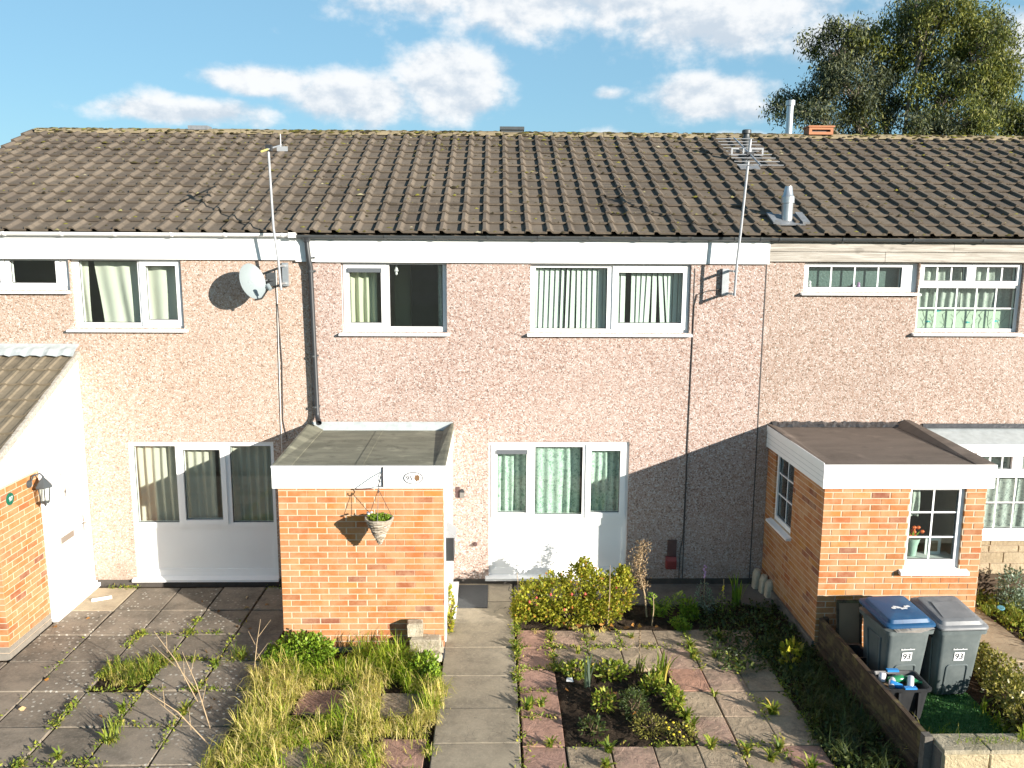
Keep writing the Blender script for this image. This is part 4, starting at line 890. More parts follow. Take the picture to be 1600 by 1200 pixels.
def lp_tile(seed):
    r = random.Random(seed); w = .20; prof = [(0, .004), (.003, .026), (.03, .028), (.05, .012), (.10, .010), (w-.05, .013), (w-.02, .026), (w+.004, .026)]; n = len(prof); vs = []; fs = []
    for y in (0, .39):
        for x, z in prof: vs.append((x, y, z+.03*(1-y/.335)))
    for x, z in prof: vs.append((x, .002, z+.03-.026))
    for i in range(n-1): fs += [(i, i+1, i+1+n, i+n), (i+2*n, i+1+2*n, i+1, i)]
    fs.append((0, n, 2*n)); me = bpy.data.meshes.new('roof_tile'); me.from_pydata(vs, [], fs); me.materials.append(M['tile2']); return me
lt = [lp_tile(s) for s in range(3)]; r = random.Random(9)
for k in range(11):
    for i in range(7):
        p = Vector((XR+.03-.2*(k+1), PB.y, PB.z)) + SL*(i*.335) + NL*.004
        o = link_mesh('roof_tile', r.choice(lt), rb, p-ORG[rb.name]); o.rotation_euler = (ang+r.uniform(-.006, .006), r.uniform(-.006, .006), r.uniform(-.005, .005))
m = MB(); r = random.Random(4); vs = []; n = 34
for k in range(n+1):
    x = -8.0+(XR+.05+8.0)*k/n; q = PT-SL*.20
    wv = .012*math.sin((x)*2*math.pi/.2)
    vs += [(x, q.y+r.uniform(-.01, .01), q.z+.065+wv), (x, PT.y-.09, PT.z+.055+wv*.6), (x, PT.y-.02, PT.z+.085), (x, -.004, PT.z+.12)]
m.add(vs, [(4*k+j, 4*k+4+j, 4*k+5+j, 4*k+1+j) for k in range(n) for j in range(3)]); part('lead_flashing', m, M['leadpale'], pl_, fix=False)
# its door (in the side wall, facing +x)
dr = part('door_frame', MB().plate(-1.175, -.012, .0, 2.028, -.0, .05, [(-1.10, -.09, .07, 1.96)]).__class__(frame4(Vector((XR+.012, 0, 0)), EY, -EX, EZ)).plate(-1.178, -.012, .0, 2.028, 0, .06, [(-1.10, -.09, .085, 1.96)]), M['upvc'], pl_)
dl = part('door', MB().box(XR-.03, XR-.004, -1.097, -.093, .088, 1.957), M['door'], pl_)
part('letter_plate', MB().box(XR-.0035, XR+.006, -.80, -.47, .90, .985), M['chrome'], dl); part('knocker', MB().lathe([(.022, 0), (.026, .012), (.012, .02)], (XR-.004, -.60, 1.56), 12, EX).box(XR-.003, XR+.012, -.606, -.594, 1.49, 1.63), M['chrome'], dl)
part('handle', MB().box(XR-.0035, XR+.004, -.205, -.175, .87, 1.10).tube([(XR+.004, -.19, 1.0), (XR+.04, -.19, 1.0), (XR+.045, -.29, 1.0)], .009, 8), M['chrome'], dl)
text('digits', '97', .10, M['chrome'], dl, at_side(XR-.002, -.64, 1.80))
part('threshold', MB().box(XR+.013, XR+.085, -1.19, -.02, .0, .05), M['upvc'], pl_); part('threshold', MB().box(XR+.013, XR+.05, -1.178, -.03, .0505, .082), M['upvc'], pl_)
sp_ = single('number_plate', MB().lathe([(.075, 0), (.075, .008), (.065, .012)], (XR+.001, -1.83, 1.84), 20, EX), M['green_enamel'], (XR, -1.83, 1.84), 'round green enamel plate reading 97 on orange brick porch', 'number plate')
text('digits', '97', .075, M['white'], sp_, at_side(XR+.0145, -1.83, 1.84))
lan = empty('wall_lantern', (XR, -1.42, 1.9), 'dark grey coach lantern on the brick beside the white door', 'lamp')
lc = Vector((XR+.15, -1.36, 0))
part('wall_plate', MB().lathe([(.05, 0), (.045, .02), (.02, .03)], (XR+.002, -1.42, 1.90), 12, EX), M['greyplastic'], lan); part('arm', MB().tube([(XR+.02, -1.42, 1.90), (XR+.06, -1.41, 2.0), (XR+.12, -1.37, 2.02), (lc.x, lc.y, 1.98)], .011, 8), M['greyplastic'], lan, smooth=True)
hexr = lambda rr, z: [(lc.x+rr*math.cos(math.pi/3*k), lc.y+rr*math.sin(math.pi/3*k), z) for k in range(6)]
part('roof_cap', MB().loft([hexr(.105, 1.845), hexr(.10, 1.86), hexr(.055, 1.92), hexr(.02, 1.96), hexr(.012, 1.985)]), M['greyplastic'], lan)
cg = MB()
for a, b_ in zip(hexr(.075, 1.845), hexr(.05, 1.655)): cg.tube([a, b_], .006, 5)
part('cage', cg.loft([hexr(.055, 1.66), hexr(.05, 1.645), hexr(.02, 1.63), hexr(.008, 1.60)]), M['greyplastic'], lan); part('glass_panels', MB().loft([hexr(.047, 1.66), hexr(.071, 1.843)], cap=False), M['glass'], lan)

# ------------------------------------------------------------------ curtains and things behind the glass
def curtain(name, x0, x1, z0, z1, y, mat, label, amp=.025, waves=8, seed=0, shear=0, T=None, gather=0, group=None):
    r = random.Random(seed); n = waves*10; vs = []; fs = []; ph = [r.uniform(.6, 1.4) for _ in range(waves+2)]; R_ = 7
    for j in range(R_+1):
        t = j/R_
        for i in range(n+1):
            u = i/n; a = ph[int(u*waves)]
            x = x0+(x1-x0)*u + shear*(1-t) + gather*(1-t)*(u-.5)
            vs.append((x, y+amp*a*math.sin(u*waves*2*math.pi)*(.6+.4*(1-t))+.012*math.sin(3*u+5*t), z0+(z1-z0)*t))
    for j in range(R_):
        for i in range(n): a = j*(n+1)+i; fs.append((a, a+1, a+n+2, a+n+1))
    loc = ((T or Matrix.Identity(4)) @ Vector(((x0+x1)/2, y, z0)))
    return single(name, MB(T).add(vs, fs), mat, loc, label, 'curtain', group, smooth=True, fix=False)
curtain('curtain', -5.44, -4.78, 3.6, 4.62, .20, M['cream'], 'cream sheet drawn slantwise across the upstairs window left of the dish', .02, 3, 1, shear=.10)
curtain('curtain', -5.64, -5.52, 3.6, 4.62, .2, M['cream'], 'narrow cream curtain strip at the far edge of the upstairs window', .012, 1, 31)
curtain('curtain', -4.76, -4.2, 3.6, 4.62, .21, M['cream'], 'cream sheet in the narrow opening pane left of the dish', .02, 2, 2)
curtain('curtain', -5.10, -4.42, .86, 2.08, .20, M['beige'], 'beige curtain in the leftmost pane of the ground floor window by the door', .03, 6, 3)
curtain('curtain', -4.40, -3.95, .86, 2.08, .20, M['beige'], 'beige curtain in the middle pane of the ground floor window by the door', .03, 4, 4)
curtain('curtain', -3.90, -3.08, .86, 2.08, .21, M['beige'], 'beige curtain in the pane next to the hanging basket porch', .03, 7, 5)
curtain('curtain', -2.05, -1.62, 3.6, 4.56, .22, M['lime'], 'pale lime curtain in the vented upstairs pane above the brick porch', .03, 4, 6)
curtain('curtain', -.78, -.66, 3.6, 4.56, .22, M['net'], 'narrow pale curtain edge in the dark upstairs pane', .02, 2, 7)
curtain('curtain', -.02, .47, .98, 2.05, .18, M['greenlace'], 'green lace curtain behind the vented ground floor pane', .022, 5, 8)
curtain('curtain', .52, 1.22, .98, 2.05, .18, M['greenlace'], 'green lace curtain in the wide middle pane above the white panel', .022, 5, 9)
curtain('curtain', 1.30, 1.82, .98, 2.05, .18, M['greenlace'], 'green lace curtain in the pane half in porch shadow', .022, 5, 10)
curtain('curtain', 5.82, 6.5, 3.95, 4.60, .24, M['net'], 'pale net curtain in the left half of the barred upstairs window', .02, 6, 11); curtain('curtain', 6.52, 7.22, 3.95, 4.60, .24, M['net'], 'pale net curtain in the right half of the barred upstairs window', .02, 6, 12)
curtain('curtain', 6.15, 8.4, .9, 2.08, -.28, M['whitelace'], 'white lace curtain in the bay window over stone cladding', .02, 16, 13)
curtain('curtain', 4.9, 5.12, 1.6, 2.03, YF+.25+.1, M['net'], 'small net curtain in top of the porch front window', .015, 3, 14)
bl = empty('vertical_blind', (1.0, .17, 3.66), 'pale vertical blind with a dark gap in the wide fixed upstairs pane', 'blind')
r = random.Random(2)
def slat_(parent, x, tw, z0, z1, lean=0, w=.075, y=.17):
    c, s = math.cos(tw)*w/2, math.sin(tw)*w/2
    part('slat', MB().add([(x-c+lean, y-s, z0), (x+c+lean, y+s, z0), (x+c, y+s, z1), (x-c, y-s, z1), (x-c+lean, y-s+.002, z0), (x+c+lean, y+s+.002, z0), (x+c, y+s+.002, z1), (x-c, y-s+.002, z1)], [(0, 1, 2, 3), (7, 6, 5, 4), (0, 4, 5, 1), (3, 2, 6, 7), (1, 5, 6, 2), (0, 3, 7, 4)]), M['blind'], parent)
for k in range(14):
    x = .58+.0725*k
    slat_(bl, x, .35 if k not in (5, 6) else .75, 3.64, 4.52, lean=-.02 if k < 8 else 0)
bl2 = empty('vertical_blind', (2.1, .17, 3.66), 'pale vertical blind with leaning slats in the opening upstairs pane', 'blind')
for k in range(13):
    x = 1.69+.0725*k
    if k == 2: continue
    slat_(bl2, x, .3, 3.64, 4.5, lean={5: -.02, 6: -.03, 7: .0, 8: .06, 9: .08}.get(k, 0), w=.07)
fr = single('frosted_film', MB().box(5.835, 7.18, .155, .16, 3.66, 3.96), M['frost'], (6.5, .157, 3.66), 'pale frosted film with twigs and turquoise birds in barred upstairs window', 'window film')
r = random.Random(8); tw = MB()
for k in range(9):
    x = 5.95+.14*k+r.uniform(-.03, .03); p = [(x, .152, 3.68)]
    for q in range(5): x += r.uniform(-.03, .05); p.append((x, .152, 3.68+.05*(q+1)))
    tw.tube(p, .003, 4)
    for q in range(3): tw.tube([p[q+1], (p[q+1][0]+r.uniform(-.07, .07), .152, p[q+1][2]+.05)], .002, 4)
part('twigs', tw, M['twig'], fr)
for x, z in ((6.02, 3.78), (6.16, 3.93), (6.58, 3.77), (6.98, 3.79)): part('bird', MB().prism([(x+.022*a*(1.3 if a > 0 else 1), z+.014*b_) for a, b_ in EL], .148, .1505, 'y').prism([(x+.02, z), (x+.05, z+.008), (x+.045, z-.008)], .148, .1505, 'y'), M['bird'], fr)
# ornaments
def vase_flowers():
    o = empty('flower_vase', (5.02, -1.84, 1.15), 'pale green vase of orange flowers inside porch window', 'vase'); c = (5.03, -1.86, 0)
    part('vase', MB().lathe([(.045, 1.14), (.05, 1.16), (.06, 1.27), (.085, 1.36), (.078, 1.36), (.05, 1.28)], c, 16), M['mint'], o, smooth=True)
    r = random.Random(1)
    for k in range(11):
        a = r.uniform(0, 6.28); d = r.uniform(.02, .13); p = Vector((c[0]+d*math.cos(a), c[1]+d*.5*math.sin(a), 1.43+r.uniform(-.05, .07)))
        fl = part('flower', MB().loft([[p+Vector((.03*math.cos(t)*s, .03*math.sin(t)*s*.8, h)) for t in [k2*math.pi/4 for k2 in range(8)]] for s, h in ((.4, -.02), (1, 0), (.8, .015), (.2, .02))]), M['petal_o'], o)
    lv = MB()
    for k in range(14):
        a = r.uniform(0, 6.28); p = Vector((c[0], c[1], 1.35)); q = p+Vector((.1*math.cos(a), .05*math.sin(a), r.uniform(.03, .12))); lv.add([p, (p+q)/2+Vector((.015, 0, 0)), q, (p+q)/2-Vector((.015, 0, 0))], [(0, 1, 2, 3)])
    part('leaves', lv, M['fresh'], o, fix=False)
vase_flowers()
single('shelf', MB().box(4.87, 5.52, -1.955, -1.72, 1.105, 1.13), M['paint'], (5.2, -1.85, 1.105), 'white inner sill holding vase and picture frame in porch window', 'shelf')
pf = empty('picture_frame', (5.32, -1.8, 1.13), 'small white picture frame standing inside porch window', 'frame'); part('frame', MB().plate(5.22, 5.41, 1.132, 1.33, -1.80, -1.785, [(5.25, 5.38, 1.162, 1.30)]), M['paint'], pf); part('picture', MB().box(5.245, 5.385, -1.79, -1.786, 1.157, 1.305), M['cardboard'], pf)
for x, h_, mt, lab in ((4.34, .09, M['pinkw'], 'white figurine at the end of the high small paned window'), (5.02, .07, M['petal_p'], 'mauve ornament in the middle of the high small paned window'), (4.96, .035, M['pinkw'], 'low pale ornament beside the mauve one in high window')):
    single('ornament', MB().lathe([(.02, 4.245), (.028, 4.25), (.018, 4.25+h_*.5), (.024, 4.25+h_*.75), (.006, 4.25+h_)], (x, .15, 0), 10), mt, (x, .15, 4.245), lab, 'ornament', smooth=True)
single('frosted_glass', MB().box(4.27, 5.58, .20, .205, 4.23, 4.55), plain('dark_obscure_glass', (.10, .15, .14), .35, var=.4, scale=40, bump=1, bscale=30), (4.9, .2, 4.23), 'dark rippled obscure glass in the high small paned window', 'glass')
xm = MB().lathe([(.004, 4.52), (.03, 4.44), (.012, 4.43), (.018, 4.40), (.004, 4.385)], (-1.34, .13, 0), 10); single('hanging_ornament', xm, M['pinkw'], (-1.34, .13, 4.38), 'small white and red ornament hanging in dark upstairs pane', 'ornament')
wp_ = single('wall_panel', MB().box(-1.45, -1.22, .8, .82, 3.0, 4.7), plain('olive_wall', (.22, .22, .15), .9), (-1.33, .8, 3.0), 'olive interior wall strip behind the dark upstairs pane', 'wall panel')
single('wardrobe', MB().box(-1.2, -.3, .7, 1.3, 2.56, 4.68), M['darkroom2'], (-.75, 1.0, 2.56), 'dark wardrobe behind the bare upstairs pane', 'wardrobe')

# ------------------------------------------------------------------ aerials and dish
def mast(root, base, pts): part('mast', MB().tube(pts, .017, 8), M['alu'], root, smooth=True)
a1 = empty('tv_aerial', (-2.93, -.02, 4.2), 'tv aerial on tall pole beside satellite dish', 'aerial')
part('mast', MB().tube([(-2.80, -.30, 4.2), (-2.82, -.31, 4.6), (-2.86, -.33, 5.0), (-2.885, -.33, 6.02)], .016, 8), M['alu'], a1, smooth=True)
part('wall_bracket', MB().box(-2.84, -2.76, -.055, -.005, 4.24, 4.55).box(-2.815, -2.79, -.30, -.05, 4.50, 4.525).box(-2.815, -2.79, -.30, -.05, 4.27, 4.295), M['metal'], a1)
bm_ = MB().tube([(-2.87, -.70, 5.92), (-2.86, .25, 6.10)], .011, 6)
part('boom', bm_, M['alu'], a1); part('boom_tip', MB().tube([(-2.865, -.72, 5.916), (-2.869, -.42, 5.972)], .0135, 6), plain('yellowed_plastic', (.55, .50, .16), .5), a1)
for k in range(1):
    y = .2; z = 5.925+(y+.70)*.19; part('element', MB().tube([(-2.856-.0, y, z-.05), (-2.856, y, z+.14)], .007, 5), M['alu'], a1)
part('reflector', MB().box(-2.80, -2.66, -.24, -.235, 5.97, 6.03), M['alu'], a1); part('clamp', MB().box(-2.915, -2.84, -.36, -.29, 5.96, 6.04), M['black'], a1)
a2 = empty('tv_aerial', (3.2, -.02, 4.2), 'many-element tv aerial on leaning pole near timber fascia', 'aerial')
part('mast', MB().tube([(3.17, -.32, 4.15), (3.18, -.325, 4.6), (3.205, -.33, 4.95), (3.27, -.35, 6.15)], .017, 8), M['alu'], a2, smooth=True)
part('wall_bracket', MB().box(3.07, 3.16, -.06, -.005, 4.14, 4.50).box(3.14, 3.18, -.32, -.055, 4.46, 4.485).box(3.14, 3.18, -.32, -.055, 4.16, 4.185), M['metal'], a2)
part('boom', MB().tube([(3.262, -.86, 5.78), (3.262, .40, 6.26)], .011, 6), M['alu'], a2)
for k in range(9):
    y = -.84+.15*k; z = 5.787+(y+.84)*.381; w_ = .29-.004*k; part('element', MB().tube([(3.262-w_, y, z), (3.262+w_, y, z)], .0055, 5), M['alu'], a2)
part('reflector', MB().plate(3.05, 3.22, 5.96, 6.05, -.27, -.265, [(3.07, 3.20, 5.975, 6.035)]), M['alu'], a2); part('reflector', MB().plate(3.30, 3.47, 5.96, 6.05, -.27, -.265, [(3.32, 3.45, 5.975, 6.035)]), M['alu'], a2); part('clamp', MB().box(3.22, 3.31, -.40, -.31, 5.90, 5.99), M['black'], a2)
ds = empty('satellite_dish', (-3.2, -.02, 4.3), 'pale grey satellite dish on wall bracket casting a large shadow', 'satellite dish')
dn = Vector((.76, -.56, .30)).normalized(); dc = Vector((-3.17, -.34, 4.31)); du = EZ.cross(dn).normalized(); dw = dn.cross(du)
rings = []
for t in (0, .25, .5, .75, .92, 1.0): rings.append([dc + du*(.195*t*math.cos(a)) + dw*(.235*t*math.sin(a)) + dn*(.05*t*t-.02) for a in [2*math.pi*k/32 for k in range(32)]])
back = [[p-dn*.012 for p in rg] for rg in rings[::-1]]
part('reflector', MB().loft(rings+[[p-dn*.004+ (p-dc)*.02 for p in rings[-1]]]+back, cap=False), M['dish'], ds, smooth=True)
part('lnb_arm', MB().tube([dc-dw*.24-dn*.02, dc-dw*.26+dn*.12, dc-dw*.17+dn*.30], .011, 8), M['greyplastic'], ds)
part('lnb', MB().tube([dc-dw*.13+dn*.29, dc-dw*.20+dn*.33], [.032, .026], 10).tube([dc-dw*.16+dn*.26, dc-dw*.15+dn*.31], .022, 10), M['dish'], ds)
part('mount', MB().tube([dc-dn*.02, dc-dn*.12, (-3.02, -.16, 4.32), (-2.98, -.02, 4.32)], .017, 8).box(-3.06, -2.92, -.02, -.003, 4.24, 4.42), M['greyplastic'], ds)
for s in (-.02, .02): part('bolt', MB().lathe([(.007, -.02), (.007, -.012)], dc+du*s*1.2, 8, dn), M['metal'], ds)

# ------------------------------------------------------------------ bins and clutter
def rrect(cx, cy, w, d, rr, z, n=4):
    p = []
    for sx, sy, a0 in ((1, 1, 0), (-1, 1, 90), (-1, -1, 180), (1, -1, 270)):
        for k in range(n+1): a = R(a0+90*k/n); p.append((cx+sx*(w/2-rr)+rr*math.cos(a), cy+sy*(d/2-rr)+rr*math.sin(a), z))
    return p
def wheelie_bin(loc, rotz, lidmat, label, openlid=0.0, emblem=False):
    o = empty('wheelie_bin', (0, 0, 0), label, 'bin', 'wheelie bins by the porch')
    H = .83
    part('body', MB().loft([rrect(0, .03, .36, .40, .05, .03), rrect(0, .02, .40, .45, .05, .10), rrect(0, 0, .47, .56, .05, H-.06), rrect(0, 0, .475, .565, .05, H-.05), rrect(0, 0, .53, .62, .05, H-.045), rrect(0, 0, .54, .63, .05, H)]), M['binbody'], o, smooth=True)
    yf = lambda z: -.205-(z-.10)*.1119
    rib = []
    for k in range(13):
        t = k/12; 
    pts = [(-.115, .06)]+[(-.115, .06+.30*k/4) for k in range(1, 5)]+[(-.115+.03*(1-math.cos(a)), .38+.03*math.sin(a)) for a in (.5, 1.0, 1.5)]+[(.115-.03*(1-math.cos(a)), .38+.03*math.sin(a)) for a in (1.5, 1.0, .5)]+[(.115, .36-.30*k/4) for k in range(0, 5)]
    part('front_rib', MB().tube([(x, yf(z)-.002, z) for x, z in pts], .011, 6), M['binbody'], o, smooth=True)
    for sx in (-1, 1):
        part('side_rib', MB().tube([(sx*.208, -.10, .12), (sx*.238, -.13, .68), (sx*.238, .13, .68), (sx*.208, .10, .12)], .010, 6), M['binbody'], o)
        wh = part('wheel', MB().lathe([(.10, -.022), (.10, .022)], (sx*.21, .22, .10), 18, EX), M['black'], o); part('hub', MB().lathe([(.04, -.026), (.04, .026)], (sx*.21, .22, .10), 12, EX), M['greyplastic'], wh)
    part('axle', MB().tube([(-.2, .22, .10), (.2, .22, .10)], .011, 8), M['metal'], o)
    part('handle', MB().tube([(-.19, .31, H+.0), (-.20, .375, H+.045), (.20, .375, H+.045), (.19, .31, H+.0)], .013, 8), M['black'], o)
    e = openlid
    def lidring(s, dz, dy=0): return [(x*s, yy, H+.012+dz+(yy+.30)*.11+e*(.32-yy)) for x, yy in [(x, -.02+(y+.02)*s+dy) for x, y, z in rrect(0, 0, .56, .64, .06, 0)]]
    part('lid', MB().loft([lidring(1, 0), lidring(1.0, .018), lidring(.97, .028), lidring(.86, .034), lidring(.80, .068), lidring(.72, .075), lidring(.1, .078)]), lidmat, o, smooth=True)
    lid_z = lambda y: H+.012+.078+(y+.3)*.11+e*(.32-y)
    if emblem:
        rr = random.Random(6); m = MB()
        for k in range(7):
            cx, cy = -.06+.03*k, -.04+.025*math.sin(k*1.4); m.add([(cx+.026*math.cos(a)*rr.uniform(.6, 1.3), cy+.03*math.sin(a)*rr.uniform(.5, 1.1), lid_z(cy)+.004+k*.0004) for a in [q*math.pi/4 for q in range(8)]], [tuple(range(8))])
        part('worn_emblem', m, M['white'], o, fix=False)
    else: part('lid_rib', MB().add([(-.18, -.2, lid_z(-.2)+.002), (.18, -.2, lid_z(-.2)+.002), (.14, .1, lid_z(.1)+.012), (-.14, .1, lid_z(.1)+.012)], [(0, 1, 2, 3)]), lidmat, o, fix=False)
    zc = .515; part('sticker', MB().add([(-.055, yf(zc-.05)-.006, zc-.05), (.055, yf(zc-.05)-.006, zc-.05), (.055, yf(zc+.05)-.006, zc+.05), (-.055, yf(zc+.05)-.006, zc+.05)], [(0, 1, 2, 3)]), M['white'], o, fix=False)
    tx = text('digits', '93', .095, M['ink'], o, at_front(0, yf(zc)-.0085, zc)); tx.rotation_euler = (R(90)+.097, 0, 0)
    m = MB(); rr = random.Random(3)
    zz = .60
    for k in range(14):
        x0_ = -.075+.011*k; hh = .018 if k in (0, 3, 9) else .011; m.add([(x0_, yf(zz)-.006, zz-.006), (x0_+.009, yf(zz)-.006, zz-.006), (x0_+.009, yf(zz+hh)-.007, zz+hh-.006), (x0_, yf(zz+hh)-.007, zz+hh-.006)], [(0, 1, 2, 3)])
    part('printed_strip', m, M['white'], o, fix=False)
    o.location = loc; o.rotation_euler = (0, 0, rotz); return o
wheelie_bin((4.93, -2.92, 0), R(3), M['binlid'], 'grey wheelie bin with grey lid marked 93 on artificial turf')
wheelie_bin((4.36, -2.92, 0), R(5), M['bluelid'], 'grey wheelie bin with overfull blue lid marked 93', openlid=.04, emblem=True)
def newspaper():
    m = MB(); r = random.Random(4)
    for k in range(6):
        x0_ = 4.22+.03*k+r.uniform(-.02, .02); m.add([(x0_, -3.27, .835+.004*k), (x0_+.26, -3.285+.01*k, .837+.004*k), (x0_+.25, -3.0, .84+.004*k), (x0_-.01, -3.0, .842+.004*k)], [(0, 1, 2, 3)])
    return single('newspapers', m, M['paper'], (4.35, -3.2, .83), 'loose newspapers sticking out under the blue bin lid', 'newspaper', fix=False)
newspaper()
# recycling box and what is in it
rb_ = empty('recycling_box', (4.16, -3.5, 0), 'black open recycling box with blue clips beside the low timber fence', 'box')
cx, cy = 4.17, -3.50
part('shell', MB().loft([rrect(cx, cy, .34, .26, .04, .01), rrect(cx, cy, .43, .35, .05, .40), rrect(cx, cy, .47, .39, .05, .402), rrect(cx, cy, .48, .40, .05, .43), rrect(cx, cy, .44, .36, .05, .432), rrect(cx, cy, .41, .33, .045, .40), rrect(cx, cy, .33, .25, .04, .05)]), M['boxblack'], rb_, smooth=True)
for x in (-.10, .10): part('front_rib', MB().box(cx+x-.012, cx+x+.012, cy-.20, cy-.165, .06, .395), M['boxblack'], rb_)
part('clip', MB().box(cx-.06, cx+.06, cy+.165, cy+.21, .425, .445), M['bluecap'], rb_); part('clip', MB().box(cx-.05, cx+.07, cy-.20, cy-.155, .433, .45), M['bluecap'], rb_)
def bottle(p, d, L, rr, mat, label, cat='bottle', name='bottle'):
    d = Vector(d).normalized(); single(name, MB().lathe([(rr*.8, 0), (rr, .01), (rr, L*.62), (rr*.4, L*.82), (rr*.38, L)] if cat == 'bottle' else [(rr*.85, 0), (rr, .008), (rr, L-.01), (rr*.85, L)], p, 12, d), mat, p, label, cat, smooth=True)
bottle((4.06, -3.46, .40), (1, .1, .12), .24, .04, M['greenglass'], 'green plastic bottle lying along the top of recycling box')
bottle((4.20, -3.40, .395), (.8, -.5, .05), .22, .037, M['greenglass'], 'second green bottle lying across the recycling box by the bin')
bottle((4.05, -3.56, .39), (.4, .8, .2), .12, .033, M['can'], 'white drinks can at the fence side of recycling box', 'can', 'can')
bottle((4.15, -3.57, .385), (-.7, .3, .2), .12, .033, M['bluecap'], 'blue drinks can in the recycling box', 'can', 'can')
bottle((4.24, -3.56, .38), (.3, .6, .5), .12, .033, M['can'], 'tilted white drinks can in front of recycling box', 'can', 'can')
bottle((4.0, -3.44, .38), (.2, .3, .9), .09, .035, M['pinkw'], 'pale tub upright in recycling box corner', 'tub', 'tub')
single('cardboard', MB().box(4.02, 4.34, -3.62, -3.38, .30, .345), M['cardboard'], (4.18, -3.5, .3), 'flattened brown cardboard under the bottles in recycling box', 'cardboard')
def sack(name, c, s, mat, label, seed):
    r = random.Random(seed); rings = []
    for i in range(9):
        t = math.pi*i/8; rings.append([(c[0]+s[0]*max(.05, math.sin(t))*math.cos(a)*r.uniform(.85, 1.12), c[1]+s[1]*max(.05, math.sin(t))*math.sin(a)*r.uniform(.85, 1.12), c[2]-s[2]*math.cos(t)*r.uniform(.95, 1.05)) for a in [k*2*math.pi/14 for k in range(14)]])
    return single(name, MB().loft(rings), mat, (c[0], c[1], c[2]-s[2]), label, 'sack', smooth=True)
sack('plastic_sack', (4.66, -2.72, .22), (.11, .14, .22), M['bluebag'], 'crumpled blue plastic sack wedged between the two bins', 2)
lb = empty('leaning_panel', (4.08, -2.15, 0), 'dark framed panel leaning on brick behind the blue lidded bin', 'panel')
T = frame4(Vector((4.02, -2.28, .0)), EX, Vector((0, .18, .98)).normalized().cross(EX)*-1, Vector((0, .18, .98)).normalized())
part('frame', MB(T).plate(0, .30, .02, .72, 0, .03, [(.03, .27, .06, .68)]), M['fencewood'], lb); part('board', MB(T).box(.028, .272, .008, .02, .058, .682), M['cardboard'], lb)
single('plastic_crate', MB().loft([rrect(4.06, -2.62, .22, .26, .03, .0), rrect(4.06, -2.62, .28, .32, .03, .28), rrect(4.06, -2.62, .30, .34, .03, .30), rrect(4.06, -2.62, .25, .29, .03, .295), rrect(4.06, -2.62, .2, .24, .03, .03)]), M['boxblack'], (4.06, -2.62, 0), 'dark crate on the ground between fence and blue lidded bin', 'crate', smooth=True)
bumpy('turf_mat', 4.12, 5.16, -4.35, -3.0, .012, M['turf'], .004, .06, seed=12)
# timber edging fence
tf = empty('timber_fence', (3.9, -3.2, 0), 'low dark gravel board fence dividing the two front gardens', 'fence')
part('board', MB().add([(3.885, -2.06, .135), (3.925, -2.06, .135), (3.925, -2.06, .41), (3.885, -2.06, .41), (3.92, -4.43, .135), (3.96, -4.43, .135), (3.96, -4.43, .41), (3.92, -4.43, .41)], [(0, 1, 2, 3), (4, 7, 6, 5), (0, 4, 5, 1), (1, 5, 6, 2), (2, 6, 7, 3), (3, 7, 4, 0)]), M['fencewood'], tf)
part('board', MB().add([(3.845, -2.08, -.02), (3.90, -2.08, -.02), (3.90, -2.08, .13), (3.845, -2.08, .13), (3.875, -4.42, -.02), (3.93, -4.42, -.02), (3.93, -4.42, .13), (3.875, -4.42, .13)], [(0, 1, 2, 3), (4, 7, 6, 5), (0, 4, 5, 1), (1, 5, 6, 2), (2, 6, 7, 3), (3, 7, 4, 0)]), M['fencewood'], tf)
part('cap_strip', MB().add([(3.88, -2.06, .411), (3.93, -2.06, .411), (3.93, -2.06, .43), (3.88, -2.06, .43), (3.915, -4.43, .411), (3.965, -4.43, .411), (3.965, -4.43, .43), (3.915, -4.43, .43)], [(0, 1, 2, 3), (4, 7, 6, 5), (0, 4, 5, 1), (1, 5, 6, 2), (2, 6, 7, 3), (3, 7, 4, 0)]), M['fencewood'], tf)
part('post', MB().box(3.93, 3.985, -2.10, -2.045, -.05, .44), M['fencewood'], tf); part('post', MB().box(3.90, 3.975, -4.515, -4.436, -.05, .44), M['concrete'], tf)
# front stone wall
sw = empty('stone_garden_wall', (4.9, -4.6, 0), 'low cream stone wall with weedy top in front of the bins', 'wall')
part('core', MB().box(3.985, 7.5, -4.66, -4.42, -.03, .375), M['mortar'], sw); part('end_face', MB().box(3.978, 3.984, -4.655, -4.425, -.03, .37), M['concrete'], sw)
x = 3.985; r = random.Random(2)
while x < 7.4:
    w_ = r.uniform(.32, .42)
    for z in (.0, .19): link_mesh('stone_block', cham(w_-.012, .18, .03, .008, 'stone_block', M['stonewall'], wob=.003, r=r), sw, Vector((x+.006, -4.66, z))-ORG[sw.name]).rotation_euler = (R(90), 0, 0)
    link_mesh('coping_stone', cham(w_-.008, .27, .035, .008, 'coping_stone', M['coping'], wob=.003, r=r), sw, Vector((x+.004, -4.69, .378))-ORG[sw.name]); x += w_
